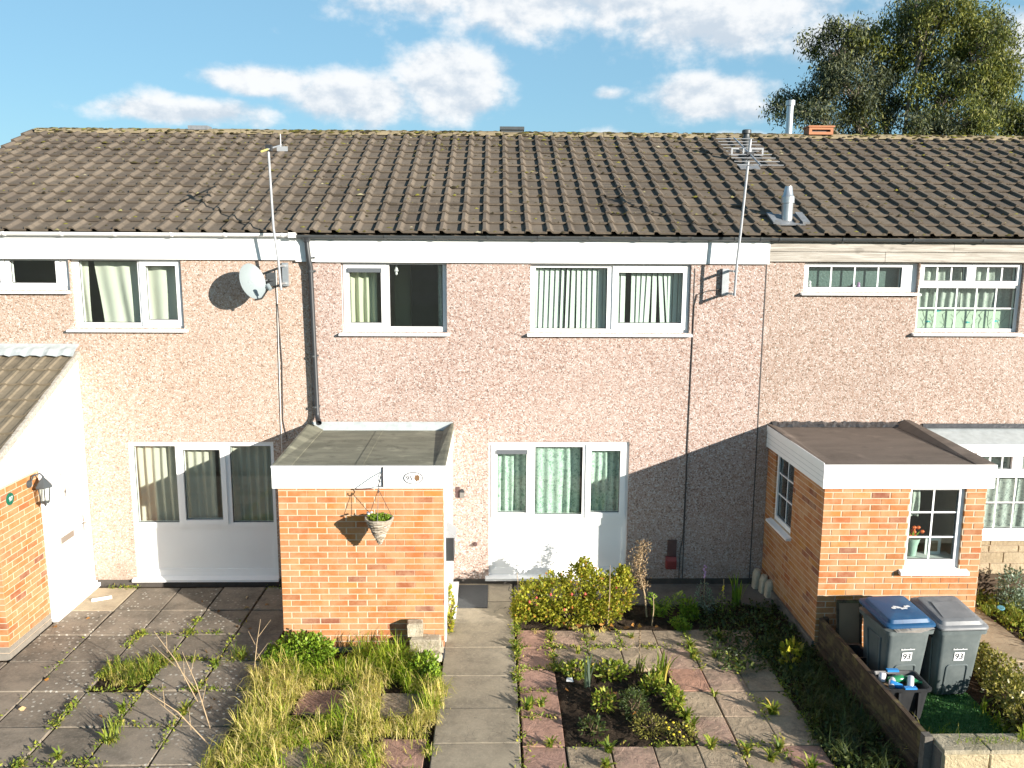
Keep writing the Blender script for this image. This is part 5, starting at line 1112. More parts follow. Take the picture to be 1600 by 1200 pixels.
# stacked blocks by the middle porch
for k, (x, y, z, w_, d_, h_, rot, lab) in enumerate(((-1.0, -2.18, .0, .40, .17, .12, .05, 'cream stone block lying at the bottom of the stack by the porch'), (-.98, -2.20, .122, .34, .15, .13, -.08, 'cream stone block in the middle of the stack by the porch'), (-1.02, -2.16, .255, .19, .14, .16, .12, 'cream stone block on top of the stack by the porch'), (-.78, -2.32, .0, .18, .20, .09, .3, 'small grey stone block beside the stack next to the path'))):
    o = link_mesh('stone_block', cham(w_, d_, h_, .012, 'stone_block', M['block'], wob=.008, r=random.Random(k))); o.location = (x, y, z); o.rotation_euler = (0, 0, rot); tag(o, lab, 'stone block', 'stone blocks stacked by the porch')
single('pipe_trap', MB().tube([(-.615, -2.02, .0), (-.61, -2.10, .06), (-.615, -2.22, .0)], .03, 8), M['black'], (-.615, -2.1, 0), 'short black drain pipe at the porch corner beside the path', 'pipe')
for k, (x, y, lab) in enumerate(((3.72, -.16, 'upright stone slab against the wall in the shaded corner'), (3.77, -.32, 'shorter upright stone slab in front of the first in the shaded corner'), (3.80, -.47, 'stone slab leaning on the brick porch nearest the garden'))):
    m = MB().loft([rrect(x, y, .09, .13, .03, 0), rrect(x+.01, y, .09, .13, .03, .2-.02*k), rrect(x+.02, y, .07, .10, .03, .27-.02*k)]); single('upright_stone', m, M['block'], (x, y, 0), lab, 'stone', 'upright stones in the shaded corner')
o = link_mesh('loose_slab', cham(.3, .16, .03, .006, 'loose_slab', M['concrete'], wob=.01)); o.location = (3.42, -.78, .01); o.rotation_euler = (.03, .05, -.5); tag(o, 'small pale slab lying loose in the shaded corner', 'slab')
dm = single('door_mat', MB().box(-.515, -.09, -.84, -.10, .013, .024), M['mat'], (-.3, -.47, .013), 'flat dark grey door mat at the head of the path', 'door mat')
for k in range(1): single('paper_scrap', MB().add([(.80, -2.78, .03), (.88, -2.80, .035), (.87, -2.73, .05), (.81, -2.72, .04)], [(0, 1, 2, 3)]), M['white'], (.84, -2.75, .03), 'white paper scrap in the square soil bed', 'litter', fix=False)
o = link_mesh('stick', cham(.25, .05, .03, .006, 'stick', M['upvc'])); o.location = (-5.45, -.58, .0); o.rotation_euler = (0, 0, .45); tag(o, 'broken strip of white plastic trim by the door threshold', 'trim')
single('basin', MB().loft([rrect(6.18, -.62, .22, .2, .04, .0), rrect(6.18, -.62, .3, .26, .05, .13), rrect(6.18, -.62, .33, .29, .05, .135), rrect(6.18, -.62, .27, .23, .04, .125), rrect(6.18, -.62, .2, .16, .03, .03)]), M['pinkw'], (6.18, -.62, 0), 'white plastic basin in weeds by the brick porch corner', 'basin', smooth=True)
single('plastic_disc', MB().lathe([(.045, 0), (.05, .01), (.04, .016)], (6.72, -1.05, .08), 14, Vector((-.2, -.3, .93)).normalized()), plain('pale_blue_plastic', (.10, .30, .38), .4), (6.72, -1.05, .12), 'round pale blue plastic disc in weeds by the right path', 'disc')

# ------------------------------------------------------------------ vegetation
NR = np.random.default_rng(5)
def np_mesh(name, V, faces_list, mat):
    """V (n,3); faces_list list of arrays (m,k)"""
    me = bpy.data.meshes.new(name); lt = [f.shape[1] for f in faces_list for _ in range(f.shape[0])]
    me.vertices.add(len(V)); me.vertices.foreach_set('co', V.astype(np.float32).ravel())
    idx = np.concatenate([f.ravel() for f in faces_list]).astype(np.int32); lens = np.array(lt, dtype=np.int32)
    me.loops.add(len(idx)); me.loops.foreach_set('vertex_index', idx); me.polygons.add(len(lens))
    me.polygons.foreach_set('loop_start', np.concatenate([[0], np.cumsum(lens)[:-1]]).astype(np.int32)); me.update(calc_edges=True); me.materials.append(mat); return me
def blade_geo(P, h, w, lean, phi=None, curl=.5):
    n = len(P); phi = NR.uniform(0, 2*np.pi, n) if phi is None else phi
    d = np.stack([np.cos(phi), np.sin(phi), np.zeros(n)], 1); s = np.stack([-np.sin(phi), np.cos(phi), np.zeros(n)], 1); h = np.broadcast_to(h, n)[:, None]; w = np.broadcast_to(w, n)[:, None]; lean = np.broadcast_to(lean, n)[:, None]
    up = np.array([[0, 0, 1.]]); a1 = lean*.45; a2 = lean*(.9+.35*curl); a3 = np.minimum(lean*(1.3+curl), 2.6)
    m = P+h*.42*(up*np.cos(a1)+d*np.sin(a1)); q = m+h*.33*(up*np.cos(a2)+d*np.sin(a2)); t = q+h*.25*(up*np.cos(a3)+d*np.sin(a3)); t[:, 2] = np.maximum(t[:, 2], .004)
    V = np.stack([P-s*w*.5, P+s*w*.5, m-s*w*.45, m+s*w*.45, q-s*w*.33, q+s*w*.33, t], 1).reshape(-1, 3); b = (np.arange(n)*7)[:, None]
    return V, np.concatenate([b+np.array([[0, 1, 3, 2]]), b+np.array([[2, 3, 5, 4]])]), b+np.array([[4, 5, 6]])
def leaf_geo(C, D, L, W, fold=.15):
    n = len(C); D = D/np.linalg.norm(D, axis=1, keepdims=True); up = NR.normal(0, 1, (n, 3)); S = np.cross(D, up); S /= np.linalg.norm(S, axis=1, keepdims=True)+1e-9; N_ = np.cross(S, D)
    L = np.broadcast_to(L, n)[:, None]; W = np.broadcast_to(W, n)[:, None]
    mid = C+D*L*.5
    V = np.stack([C, mid-S*W*.5+N_*W*fold, C+D*L, mid+S*W*.5+N_*W*fold], 1).reshape(-1, 3); b = (np.arange(n)*4)[:, None]
    return V, b+np.array([[0, 1, 2, 3]])
def stuff(name, geos, mat, kind='stuff', loc=(0, 0, 0), parent=None, label=None, cat=None, group=None):
    Vs = []; Fs = []; o = 0
    for gq in geos:
        V = gq[0]; Vs.append(V)
        for f in gq[1:]: Fs.append(f+o)
        o += len(V)
    V = np.concatenate(Vs); loc = np.array(loc, float)
    org = np.array(ORG[parent.name]) if parent is not None else loc
    me = np_mesh(name, V-org, sorted(Fs, key=lambda f: f.shape[1]), mat)
    ob = link_mesh(name, me, parent)
    if parent is None: ob.location = loc; ORG[ob.name] = Vector(loc)
    return tag(ob, label, cat, group, kind)
def rect_pts(n, x0, x1, y0, y1, z=0): return np.stack([NR.uniform(x0, x1, n), NR.uniform(y0, y1, n), np.full(n, z)], 1)
def patch_pts(n, cx, cy, rx, ry, z=0):
    a = NR.uniform(0, 2*np.pi, n); r_ = np.sqrt(NR.uniform(0, 1, n)); return np.stack([cx+rx*r_*np.cos(a), cy+ry*r_*np.sin(a), np.full(n, z)], 1)
# long grass between the yard and the path
G1, D1 = [], []
KEEP_OUT = [(-2.12, -1.52, -3.55, -2.95), (-1.2, -.74, -3.5, -2.98), (-1.06, -.66, -4.4, -3.82), (-2.05, -1.75, -4.3, -3.95)]
def tuft(store, cx, cy, rx, ry, n, h0, h1, w=.008, lean=.7, curl=.8):
    m = max(1, n//22); C = patch_pts(m, cx, cy, rx, ry); k = NR.integers(0, m, n); ph = NR.uniform(0, 2*np.pi, m); hs = NR.uniform(.6, 1.25, m); ln = NR.uniform(.5, 1.5, m)
    P = C[k]+NR.normal(0, .035, (n, 3))*[1, 1, 0]
    if store is G1 or store is D1:
        ok = np.ones(n, bool)
        for a_, b_, c_, d_ in KEEP_OUT: ok &= ~((P[:, 0] > a_) & (P[:, 0] < b_) & (P[:, 1] > c_) & (P[:, 1] < d_) & (NR.uniform(0, 1, n) < .94))
        P = P[ok]; k = k[ok]; n = len(P)
    store.append(blade_geo(P, NR.uniform(h0, h1, n)*hs[k], w*NR.uniform(.5, 1.3, n), NR.uniform(.25, lean+.25, n)*1.35*ln[k], ph[k]+NR.normal(0, .9, n), curl+.25))
for cx, cy, rx, ry, n, h0, h1 in ((-1.25, -2.35, .35, .26, 1500, .14, .36), (-1.05, -2.5, .28, .18, 1100, .14, .34), (-1.9, -2.62, .35, .2, 900, .12, .28), (-.82, -2.75, .16, .28, 700, .12, .28), (-1.6, -2.5, .5, .25, 700, .1, .25), (-1.62, -3.5, .22, .2, 700, .12, .26),
                                 (-2.2, -3.9, .4, .5, 1100, .08, .22), (-.95, -4.4, .3, .3, 500, .08, .2), (-1.5, -4.5, .5, .25, 500, .08, .2), (-.75, -3.3, .12, .3, 500, .1, .22)): tuft(G1, cx, cy, rx, ry, int(n*1.1), h0*.7, h1*1.05)
for cx, cy, rx, ry, n, h0, h1 in ((-2.35, -3.2, .25, .75, 2600, .14, .34), (-2.45, -2.7, .22, .4, 1200, .14, .3), (-1.4, -2.85, .14, .5, 1000, .12, .28), (-1.35, -3.5, .18, .45, 1300, .12, .3), (-.72, -3.1, .15, .5, 1300, .12, .28), (-2.0, -3.7, .35, .3, 1200, .12, .28),
                                 (-2.3, -4.2, .4, .4, 1500, .12, .3), (-1.0, -3.65, .3, .12, 700, .1, .24), (-1.7, -2.75, .6, .12, 700, .12, .3), (-1.35, -4.15, .35, .3, 900, .1, .24), (-.8, -4.0, .2, .3, 500, .1, .2)): tuft(D1, cx, cy, rx, ry, int(n*1.1), h0*.6, h1*1.1, .0065, 1.3, 1.1); tuft(G1, cx, cy, rx, ry, int(n*.28), h0*.5, h1*.7, .007, 1.0, .9)
stuff('long_grass', G1, M['grass'], loc=(-1.5, -3, 0), label='long green grass between the brick porch and the path'); stuff('dry_grass', D1, M['drygrass'], loc=(-1.8, -3.3, 0), label='straw coloured dry grass spilling over the yard and slabs')
# tall dry stalks
for k, (x, y, h_, dx, dy, lab) in enumerate(((-3.15, -3.1, .75, -.45, .1, 'tall bare dry stalk leaning over the dark flags nearest the door'), (-2.85, -3.6, .8, -.25, .05, 'forked dry stalk rising from the edge of the long grass'), (-2.7, -2.6, .6, .05, .2, 'dry stalk standing by the shaded porch corner'), (-2.75, -3.9, .7, -.5, -.2, 'dry stalk lying low over the flags at the bottom'))):
    m = MB(); p0 = Vector((x, y, 0)); p1 = p0+Vector((dx*.5, dy*.5, h_*.6)); p2 = p0+Vector((dx, dy, h_)); m.tube([p0, p1, p2], [.006, .005, .002], 5)
    for q in range(3): s_ = p0.lerp(p2, .3+.2*q); m.tube([s_, s_+Vector((dx*.3+(-1)**q*.12, .05, h_*.3))], [.004, .0015], 4)
    single('dry_stalk', m, M['drystem'], p0, lab, 'plant', 'dry stalks over the yard')
# weeds in the joints
W1 = []; Wb = []
def joint(x0, y0, x1, y1, n, h0=.015, h1=.055, spread=.03, store=None):
    t = NR.beta(1, 1, n); k = NR.uniform(0, 1, n); keep = (np.sin(t*23+x0*7)+np.sin(t*57+y0*3)*.9+NR.normal(0, .5, n)) > .15
    P = np.stack([x0+(x1-x0)*t+NR.normal(0, spread, n), y0+(y1-y0)*t+NR.normal(0, spread, n), np.full(n, -.005)], 1)[keep]; n = len(P)
    C = P+np.stack([np.zeros(n), np.zeros(n), NR.uniform(0, h1*.6, n)], 1); ph = NR.uniform(0, 2*np.pi, n)
    (W1 if store is None else store).append(leaf_geo(C, np.stack([np.cos(ph), np.sin(ph), NR.uniform(.2, 1.2, n)], 1), NR.uniform(h0, h1, n), NR.uniform(.010, .024, n)))
for a in ((-4.42, -1.5, -4.42, -4.6, 1300), (-3.82, -.9, -3.82, -4.4, 900), (-4.42, -1.55, -3.3, -1.55, 350), (-3.22, -1.0, -3.22, -4.4, 500), (-4.4, -2.88, -3.8, -2.88, 250), (-3.8, -2.22, -2.7, -2.22, 350), (-5.0, -2.0, -5.0, -2.5, 30), (-3.82, -2.88, -2.7, -2.88, 250), (-3.9, -3.56, -3.2, -3.56, 200), (-5.03, -4.2, -4.4, -4.2, 150), (-4.4, -4.2, -3.6, -4.2, 250), (-5.4, -.12, -5.0, -.12, 180), (-3.3, -.14, -2.7, -.14, 120), (-5.03, -1.4, -5.03, -3.4, 60),
          (.268, -1.0, .268, -3.0, 1500), (.268, -3.0, .268, -4.6, 260), (.69, -1.5, .69, -2.5, 800), (.3, -1.95, 2.3, -1.95, 800), (.3, -2.46, .68, -2.46, 160), (2.39, -1.5, 2.39, -2.5, 450), (1.12, -1.55, 1.12, -2.4, 250), (1.55, -1.5, 1.55, -2.0, 200), (2.8, -1.5, 2.8, -4.5, 420), (.3, -3.45, .68, -3.45, 160), (.3, -3.95, 3.1, -3.95, 520), (2.39, -3.9, 2.39, -4.5, 120), (.3, -2.95, .68, -2.95, 120), (3.2, -1.5, 3.2, -4.5, 900), (-.6, -.9, -.6, -1.6, 220), (1.98, -2.46, 1.98, -3.95, 260)): joint(*a)
stuff('joint_weeds', W1, M['weed'], loc=(0, -2.5, 0), label='small weeds growing in the joints between the paving slabs')
# rosettes (dandelion like tufts) and grass tufts
def rosette(store, x, y, s, n=22): store.append(blade_geo(np.array([[x, y, 0.]])+NR.normal(0, s*.07, (n, 3))*[1, 1, 0], s*NR.uniform(.6, 1.1, n), s*.16*NR.uniform(.7, 1.3, n), NR.uniform(.5, 1.25, n), None, .35))
RS = []
for x, y, s in ((-3.85, -3.3, .16), (-3.75, -3.85, .17), (-3.2, -2.35, .15), (-3.25, -2.9, .13), (-4.1, -4.1, .14), (-3.2, -3.35, .17), (-4.35, -1.55, .10), (-3.5, -2.25, .12), (-2.95, -2.2, .12), (.27, -1.85, .16), (.26, -2.0, .14), (.70, -1.75, .11), (.72, -2.5, .15), (.35, -3.3, .18), (.5, -3.25, .14), (1.22, -1.75, .12), (1.0, -2.1, .12), (2.35, -2.2, .17), (2.38, -1.95, .15), (2.78, -1.75, .17), (2.38, -3.05, .10), (2.6, -2.2, .10), (2.42, -4.1, .17), (2.62, -4.2, .16), (2.1, -4.0, .15), (2.95, -4.35, .18), (2.75, -4.05, .14), (1.98, -3.5, .17), (2.0, -3.65, .15), (.55, -3.95, .14), (1.1, -4.05, .16), (1.05, -4.3, .15), (2.9, -3.4, .2), (.62, -4.4, .12), (1.7, -1.7, .1), (2.83, -2.4, .12)): rosette(RS, x, y, s)
for cx, cy, n in ((-4.12, -2.55, 800), (-3.9, -2.35, 300)): tuft(RS, cx, cy, .26, .26, n, .06, .2, .008, .9)
tuft(RS, -3.75, -3.75, .12, .1, 60, .1, .24, .008); tuft(RS, -2.95, -2.1, .1, .08, 90, .1, .25, .006)
stuff('paving_weeds', RS, M['weed'], loc=(0, -3, 0), label='leafy weed rosettes and tufts sprouting through the paving')
DR = []
tuft(DR, -4.2, -2.6, .18, .18, 260, .06, .18, .006, 1.1); tuft(DR, .9, -1.5, .5, .05, 120, .03, .08)
stuff('dry_tuft', DR, M['drygrass'], loc=(-4.2, -2.6, 0), label='straw coloured tuft where a flag is missing')
# shaded strip along the right fence and bed
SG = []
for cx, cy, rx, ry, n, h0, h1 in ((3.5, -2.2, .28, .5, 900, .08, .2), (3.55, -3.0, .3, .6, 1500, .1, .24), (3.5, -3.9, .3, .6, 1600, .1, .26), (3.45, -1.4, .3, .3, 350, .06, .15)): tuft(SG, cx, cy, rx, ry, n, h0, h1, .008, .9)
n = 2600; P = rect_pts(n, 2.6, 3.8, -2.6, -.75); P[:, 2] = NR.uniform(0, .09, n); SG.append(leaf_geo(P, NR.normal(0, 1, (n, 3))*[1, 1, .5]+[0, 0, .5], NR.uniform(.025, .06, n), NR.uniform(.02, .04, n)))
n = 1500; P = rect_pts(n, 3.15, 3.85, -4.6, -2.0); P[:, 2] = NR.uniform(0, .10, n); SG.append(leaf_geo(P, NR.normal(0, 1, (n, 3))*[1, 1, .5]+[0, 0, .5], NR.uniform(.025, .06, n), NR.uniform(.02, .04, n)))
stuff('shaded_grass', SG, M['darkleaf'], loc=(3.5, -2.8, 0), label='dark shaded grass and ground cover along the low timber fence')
# grass round the bins and on the wall
BG = []
for cx, cy, rx, ry, n, h0, h1 in ((4.3, -4.15, .25, .18, 700, .08, .28), (4.15, -4.25, .12, .1, 300, .1, .3), (5.0, -4.3, .12, .06, 100, .06, .14)): tuft(BG, cx, cy, rx, ry, n, h0, h1)
for cx, cy, rx, ry, n in ((4.22, -3.95, .12, .3, 260), (4.5, -4.33, .4, .06, 260), (5.15, -3.7, .05, .5, 200)): tuft(BG, cx, cy, rx, ry, n, .05, .16)
n = 150; BG.append(blade_geo(rect_pts(n, 4.15, 5.2, -4.6, -4.5, .40), NR.uniform(.03, .10, n), .006, NR.uniform(.3, 1.2, n))); n = 60; BG.append(blade_geo(patch_pts(n, 4.82, -4.5, .05, .04, .40), NR.uniform(.08, .17, n), .006, NR.uniform(.1, .9, n)))
stuff('wall_grass', BG, M['grass'], loc=(4.4, -4.3, 0), label='grass growing at the turf edge and on the stone wall top')
TG_ = []; n = 9000; TG_.append(blade_geo(rect_pts(n, 4.13, 5.15, -4.34, -3.02, .012), NR.uniform(.012, .024, n), .006, NR.uniform(.1, .8, n))); 
M['turfblade'] = leaf_mat('turf_blades', [(0, (.025, .10, .02)), (.6, (.05, .17, .035)), (1, (.09, .24, .06))], .1); stuff('turf_fibres', TG_, M['turfblade'], loc=(4.6, -3.7, 0), label='bright green artificial turf pile in front of the bins')

def plant(name, loc, label, cat='shrub', group=None): return empty(name, loc, label, cat, group)
def bush(root, blobs, n, mat, L, W, stems=True, up=.5, stemmat=None, nm='leaves'):
    Cs = []; Ds = []; tot = sum(b_[6] if len(b_) > 6 else 1 for b_ in blobs)
    for b_ in blobs:
        cx, cy, cz, rx, ry, rz_ = b_[:6]; k = int(n*(b_[6] if len(b_) > 6 else 1)/tot); v = NR.normal(0, 1, (k, 3)); v /= np.linalg.norm(v, axis=1, keepdims=True); rad = NR.uniform(.25, 1, k)**.45
        jit = 1+.22*np.sin(v[:, 0]*7+cx*9)*np.cos(v[:, 2]*8+cy*5); C = np.array([cx, cy, cz])+v*(rad*jit)[:, None]*[rx, ry, rz_]; C[:, 2] = np.maximum(C[:, 2], .01); Cs.append(C); Ds.append(v+NR.normal(0, .6, (k, 3))+[0, 0, up])
    C = np.concatenate(Cs); D = np.concatenate(Ds); k = len(C)
    stuff(nm, [leaf_geo(C, D, L*NR.uniform(.6, 1.25, k), W*NR.uniform(.7, 1.2, k), .2)], mat, kind=None, parent=root)
    if stems:
        m = MB(); o_ = ORG[root.name]
        for b_ in blobs:
            for q in range(5):
                t = Vector((b_[0]+NR.uniform(-.7, .7)*b_[3], b_[1]+NR.uniform(-.7, .7)*b_[4], b_[2]+NR.uniform(0, .8)*b_[5])); s_ = Vector((b_[0]+NR.uniform(-.25, .25)*b_[3], b_[1]+NR.uniform(-.2, .2)*b_[4], 0)); m.tube([s_, s_.lerp(t, .5)+Vector((.01, 0, .03)), t], [.007, .005, .002], 5)
        part('stems', m, stemmat or M['stem'], root)
s1 = plant('leafy_shrub', (1.0, -1.1, 0), 'wide yellow green shrub with red buds below the ground floor window')
bush(s1, [(.50, -1.05, .22, .24, .30, .24), (.80, -1.0, .28, .25, .32, .27), (1.12, -.98, .38, .24, .30, .30), (1.18, -.95, .60, .10, .12, .14, .35), (1.42, -1.0, .30, .24, .32, .28), (1.66, -1.0, .32, .20, .28, .28, .8), (1.70, -.95, .52, .09, .1, .12, .3), (.36, -1.1, .12, .14, .3, .14, .5), (.95, -1.3, .15, .5, .14, .16, .8), (1.35, -1.28, .15, .3, .13, .16, .5)], 9500, M['shrub'], .042, .034, nm='leaves')
r = random.Random(12)
for k in range(8):
    p = Vector((r.uniform(.35, 1.7), -1.2-r.uniform(0, .15), r.uniform(.2, .5))); part('bud', MB().lathe([(.004, -.015), (.016, 0), (.012, .016), (.003, .024)], p, 7), M['petal_r'], s1)
for k, (x, y, h_, dx, lab) in enumerate(((1.45, -1.33, .80, .02, 'single thin upright stalk in front of the yellow green shrub'), (2.02, -1.35, .42, .01, 'short dry stalk at the edge of the bed beside the fern'), (.33, -.95, .55, -.03, 'thin bare twig at the path end of the yellow green shrub'))):
    single('dry_stalk', MB().tube([(x, y, 0), (x+dx*.5+.01, y, h_*.5), (x+dx, y+.02, h_)], [.009, .007, .003], 5), M['drystem'], (x, y, 0), lab, 'plant', 'upright stalks in the bed')
dp_ = plant('dead_flower_plant', (1.92, -.95, 0), 'tall dead brown feathery plant at the end of the shrub', 'plant')
m = MB(); m.tube([(2.0, -1.1, 0), (1.97, -1.05, .3), (1.90, -.98, .6), (1.95, -.95, .95)], [.012, .010, .008, .004], 6); part('stem', m, M['drystem'], dp_)
n = 900; t = NR.uniform(.35, 1, n); C = np.stack([1.93+NR.normal(0, .05, n)+.04*np.sin(t*7), -.97+NR.normal(0, .05, n), t*.98], 1); stuff('seed_heads', [leaf_geo(C, NR.normal(0, 1, (n, 3))+[0, 0, .6], NR.uniform(.02, .05, n), .012)], M['deadbrown'], kind=None, parent=dp_)
fn = plant('fern', (2.25, -1.1, 0), 'bright green fern catching the sun right of the dead plant', 'fern')
fr_ = []
for k in range(12):
    a = r.uniform(0, 6.28); L_ = r.uniform(.25, .42); q = np.linspace(0, 1, 14); base = np.array([2.18+r.uniform(-.08, .1), -1.12, .02])
    pts = base+np.stack([np.cos(a)*q*L_*.6, np.sin(a)*q*L_*.5, q*L_*(1.15-.45*q)], 1)
    for sgn in (-1, 1): fr_.append(leaf_geo(pts, np.tile([-np.sin(a)*sgn, np.cos(a)*sgn, .25], (14, 1)), .085*(1-q*.8)+.01, .022))
stuff('fronds', fr_, M['fresh'], kind=None, parent=fn); part('rachis', MB().tube([(2.2, -1.12, 0), (2.2, -1.12, .1)], .012, 6), M['stem'], fn)
for nm, x, y, h_, mt, lab, k_, LL in (('snapdragon', 2.78, -.95, .52, 'petal_p', 'upright spike plant with pale flowers near the shaded wall', 420, .035), ('yellow_flower_plant', 3.02, -1.0, .36, 'petal_y', 'small plant with one yellow flower beside the shaded wall', 120, .03), ('leafy_plant', 2.52, -1.12, .34, None, 'low leafy plant between fern and flower spike', 620, .045), ('leafy_plant', 2.35, -1.42, .16, None, 'pale green clump spilling onto the slabs below the fern', 420, .04)):
    o = plant(nm, (x, y, 0), lab, 'plant'); bush(o, [(x, y, h_*.4, .11, .10, h_*.42), (x+.04, y-.05, h_*.25, .10, .09, h_*.25)], k_, M['fresh'] if mt != 'petal_p' else M['silverleaf'], LL, LL*.6)
    if mt:
        f = MB(); rr = random.Random(3)
        for q in range(9 if mt == 'petal_p' else 4): f.lathe([(.003, 0), (.014, .01), (.010, .022)], (x+rr.uniform(-.015, .015), y, h_+.02*q-.05), 6)
        part('flowers', f, M[mt], o); part('flower_stem', MB().tube([(x, y, 0), (x, y, h_+.12)], .005, 5), M['drystem'], o)
o = plant('iris_clump', (3.28, -.75, 0), 'strap leaved plant standing against the shaded wall', 'plant'); stuff('leaves', [blade_geo(np.array([[3.28, -.75, 0.]])+NR.normal(0, .025, (14, 3))*[1, 1, 0], NR.uniform(.3, .5, 14), .03, NR.uniform(.05, .45, 14), None, .4)], M['fresh'], kind=None, parent=o)
o = plant('iris_clump', (1.02, -2.85, 0), 'fresh bladed plant near the path in the square bed', 'plant'); stuff('leaves', [blade_geo(np.array([[1.02, -2.85, 0.]])+NR.normal(0, .02, (7, 3))*[1, 1, 0], NR.uniform(.28, .42, 7), .03, NR.uniform(.05, .4, 7), None, .3)], M['silverleaf'], kind=None, parent=o)
o = plant('iris_clump', (1.83, -2.75, 0), 'larger sunlit bladed plant in the far corner of square bed', 'plant'); stuff('leaves', [blade_geo(np.array([[1.83, -2.78, 0.]])+NR.normal(0, .05, (26, 3))*[1, 1, 0], NR.uniform(.2, .45, 26), .03, NR.uniform(.1, .8, 26), None, .4)], M['weed'], kind=None, parent=o)
o = plant('spent_lupin', (1.65, -2.55, 0), 'brown seed spike rising at the back of the square bed', 'plant'); part('stem', MB().tube([(1.65, -2.55, 0), (1.645, -2.55, .5)], .006, 5), M['drystem'], o); sm = MB()
for k in range(9): sm.lathe([(.003, 0), (.014, .012), (.003, .024)], (1.645+.004*(-1)**k, -2.55, .30+.025*k), 6)
part('seed_spike', sm, M['stem'], o); stuff('leaves', [blade_geo(np.array([[1.65, -2.55, 0.]])+NR.normal(0, .02, (12, 3))*[1, 1, 0], NR.uniform(.15, .28, 12), .018, NR.uniform(.1, .6, 12))], M['weed'], kind=None, parent=o)
for k, (x, y, z, rx, ry, rz_, n_, mt, L_, lab) in enumerate(((1.35, -2.66, .08, .2, .10, .10, 230, 'weed', .07, 'broad leaved weed at the back centre of the square bed'), (.95, -2.6, .07, .18, .10, .09, 300, 'weed', .06, 'low weed at the back edge of the square bed by the path'), (1.72, -2.95, .07, .12, .10, .10, 180, 'weed', .06, 'weed with pale stems beside the sunlit bladed plant'), (1.45, -3.4, .12, .15, .22, .15, 900, 'darkleaf', .03, 'dark fine leaved heather bush in the middle of square bed'), (1.55, -3.75, .09, .2, .14, .11, 500, 'hedge', .03, 'olive heather mound at the front of the square bed'), (1.9, -3.25, .09, .09, .15, .11, 240, 'weed', .06, 'green weed clump on the shaded side of square bed'), (1.15, -3.3, .10, .12, .12, .12, 200, 'weed', .06, 'spiky weed left of the heather in square bed'), (.98, -3.7, .06, .13, .13, .07, 150, 'darkleaf', .05, 'dark low plant at the front path side of square bed'))):
    o = plant('bed_plant', (x, y, 0), lab, 'plant', 'plants in the square bed'); bush(o, [(x, y, z, rx, ry, rz_)], n_, M[mt], L_, L_*.5, up=.7)
o = plant('marigold', (1.85, -3.9, 0), 'small plant with yellow flowers at the front of square bed', 'plant'); bush(o, [(1.85, -3.88, .08, .15, .12, .09)], 260, M['hedge'], .03, .02); f = MB(); rr = random.Random(7)
for k in range(9): f.lathe([(.003, 0), (.015, .006), (.008, .014)], (1.85+rr.uniform(-.16, .16), -3.88+rr.uniform(-.14, .14), .14+rr.uniform(-.02, .04)), 7)
part('flowers', f, M['petal_y'], o)
o = plant('yellow_weed', (-.57, -1.35, 0), 'tall yellow weed against the white porch door', 'plant'); bush(o, [(-.565, -1.3, .25, .05, .08, .28), (-.565, -1.55, .12, .05, .07, .14)], 420, M['shrub'], .05, .03, up=1)
o = plant('leafy_shrub', (-2.25, -2.2, 0), 'rounded fresh green shrub at the foot of the brick porch'); bush(o, [(-2.25, -2.22, .14, .34, .2, .17), (-2.1, -2.3, .16, .25, .18, .16), (-2.45, -2.35, .10, .2, .18, .13)], 3600, M['fresh'], .045, .032)
o = plant('leafy_shrub', (-.72, -2.65, 0), 'low green leafy plant beside the path and stone blocks'); bush(o, [(-.78, -2.62, .12, .16, .2, .15), (-.70, -2.8, .10, .1, .15, .12)], 1300, M['fresh'], .05, .028)
o = plant('yellow_seedling', (3.42, -2.45, 0), 'yellow green seedling glowing in the shaded strip', 'plant'); bush(o, [(3.42, -2.45, .15, .10, .10, .15)], 90, M['shrub'], .10, .06, up=.8)
o = plant('hedge_plant', (5.4, -3.2, 0), 'olive ground cover hedge along the turf and path', 'hedge'); bush(o, [(5.62, -2.35, .12, .2, .35, .16), (5.60, -2.85, .15, .24, .35, .18), (5.48, -3.3, .16, .26, .35, .2), (5.38, -3.8, .18, .28, .35, .2), (5.42, -4.2, .16, .3, .25, .18), (5.75, -3.7, .1, .2, .4, .12), (5.7, -4.2, .12, .2, .3, .14)], 6200, M['hedge'], .045, .03)
o = plant('silver_shrub', (7.0, -.75, 0), 'silver green shrub in front of the bay window boards'); bush(o, [(7.05, -.72, .25, .18, .15, .24), (7.0, -.85, .12, .22, .16, .14)], 900, M['silverleaf'], .05, .03)
WG = []
n = 3600; P = rect_pts(n, 6.52, 8.2, -3.0, -.45); P[:, 2] = NR.uniform(0, .12, n)*NR.uniform(0, 1, n); WG.append(leaf_geo(P, NR.normal(0, 1, (n, 3))*[1, 1, .5]+[0, 0, .7], NR.uniform(.03, .07, n), NR.uniform(.015, .035, n)))
tuft(WG, 6.9, -1.0, .4, .5, 900, .06, .2); tuft(WG, 7.0, -1.8, .4, .6, 900, .06, .2); tuft(WG, 6.35, -.45, .25, .2, 350, .05, .16)
n = 900; P = rect_pts(n, 5.8, 6.1, -.6, -.1); P[:, 2] = NR.uniform(0, .1, n); WG.append(leaf_geo(P, NR.normal(0, 1, (n, 3))+[0, 0, .7], NR.uniform(.03, .06, n), .025))
stuff('neighbour_weeds', WG, M['weed'], loc=(7, -1.4, 0), label='overgrown weeds between the right hand path and bay window')
o = plant('basket_plants', (-1.305, -2.235, 1.72), 'scrappy green plants with small pale flowers in the hanging basket', 'plant'); n = 260
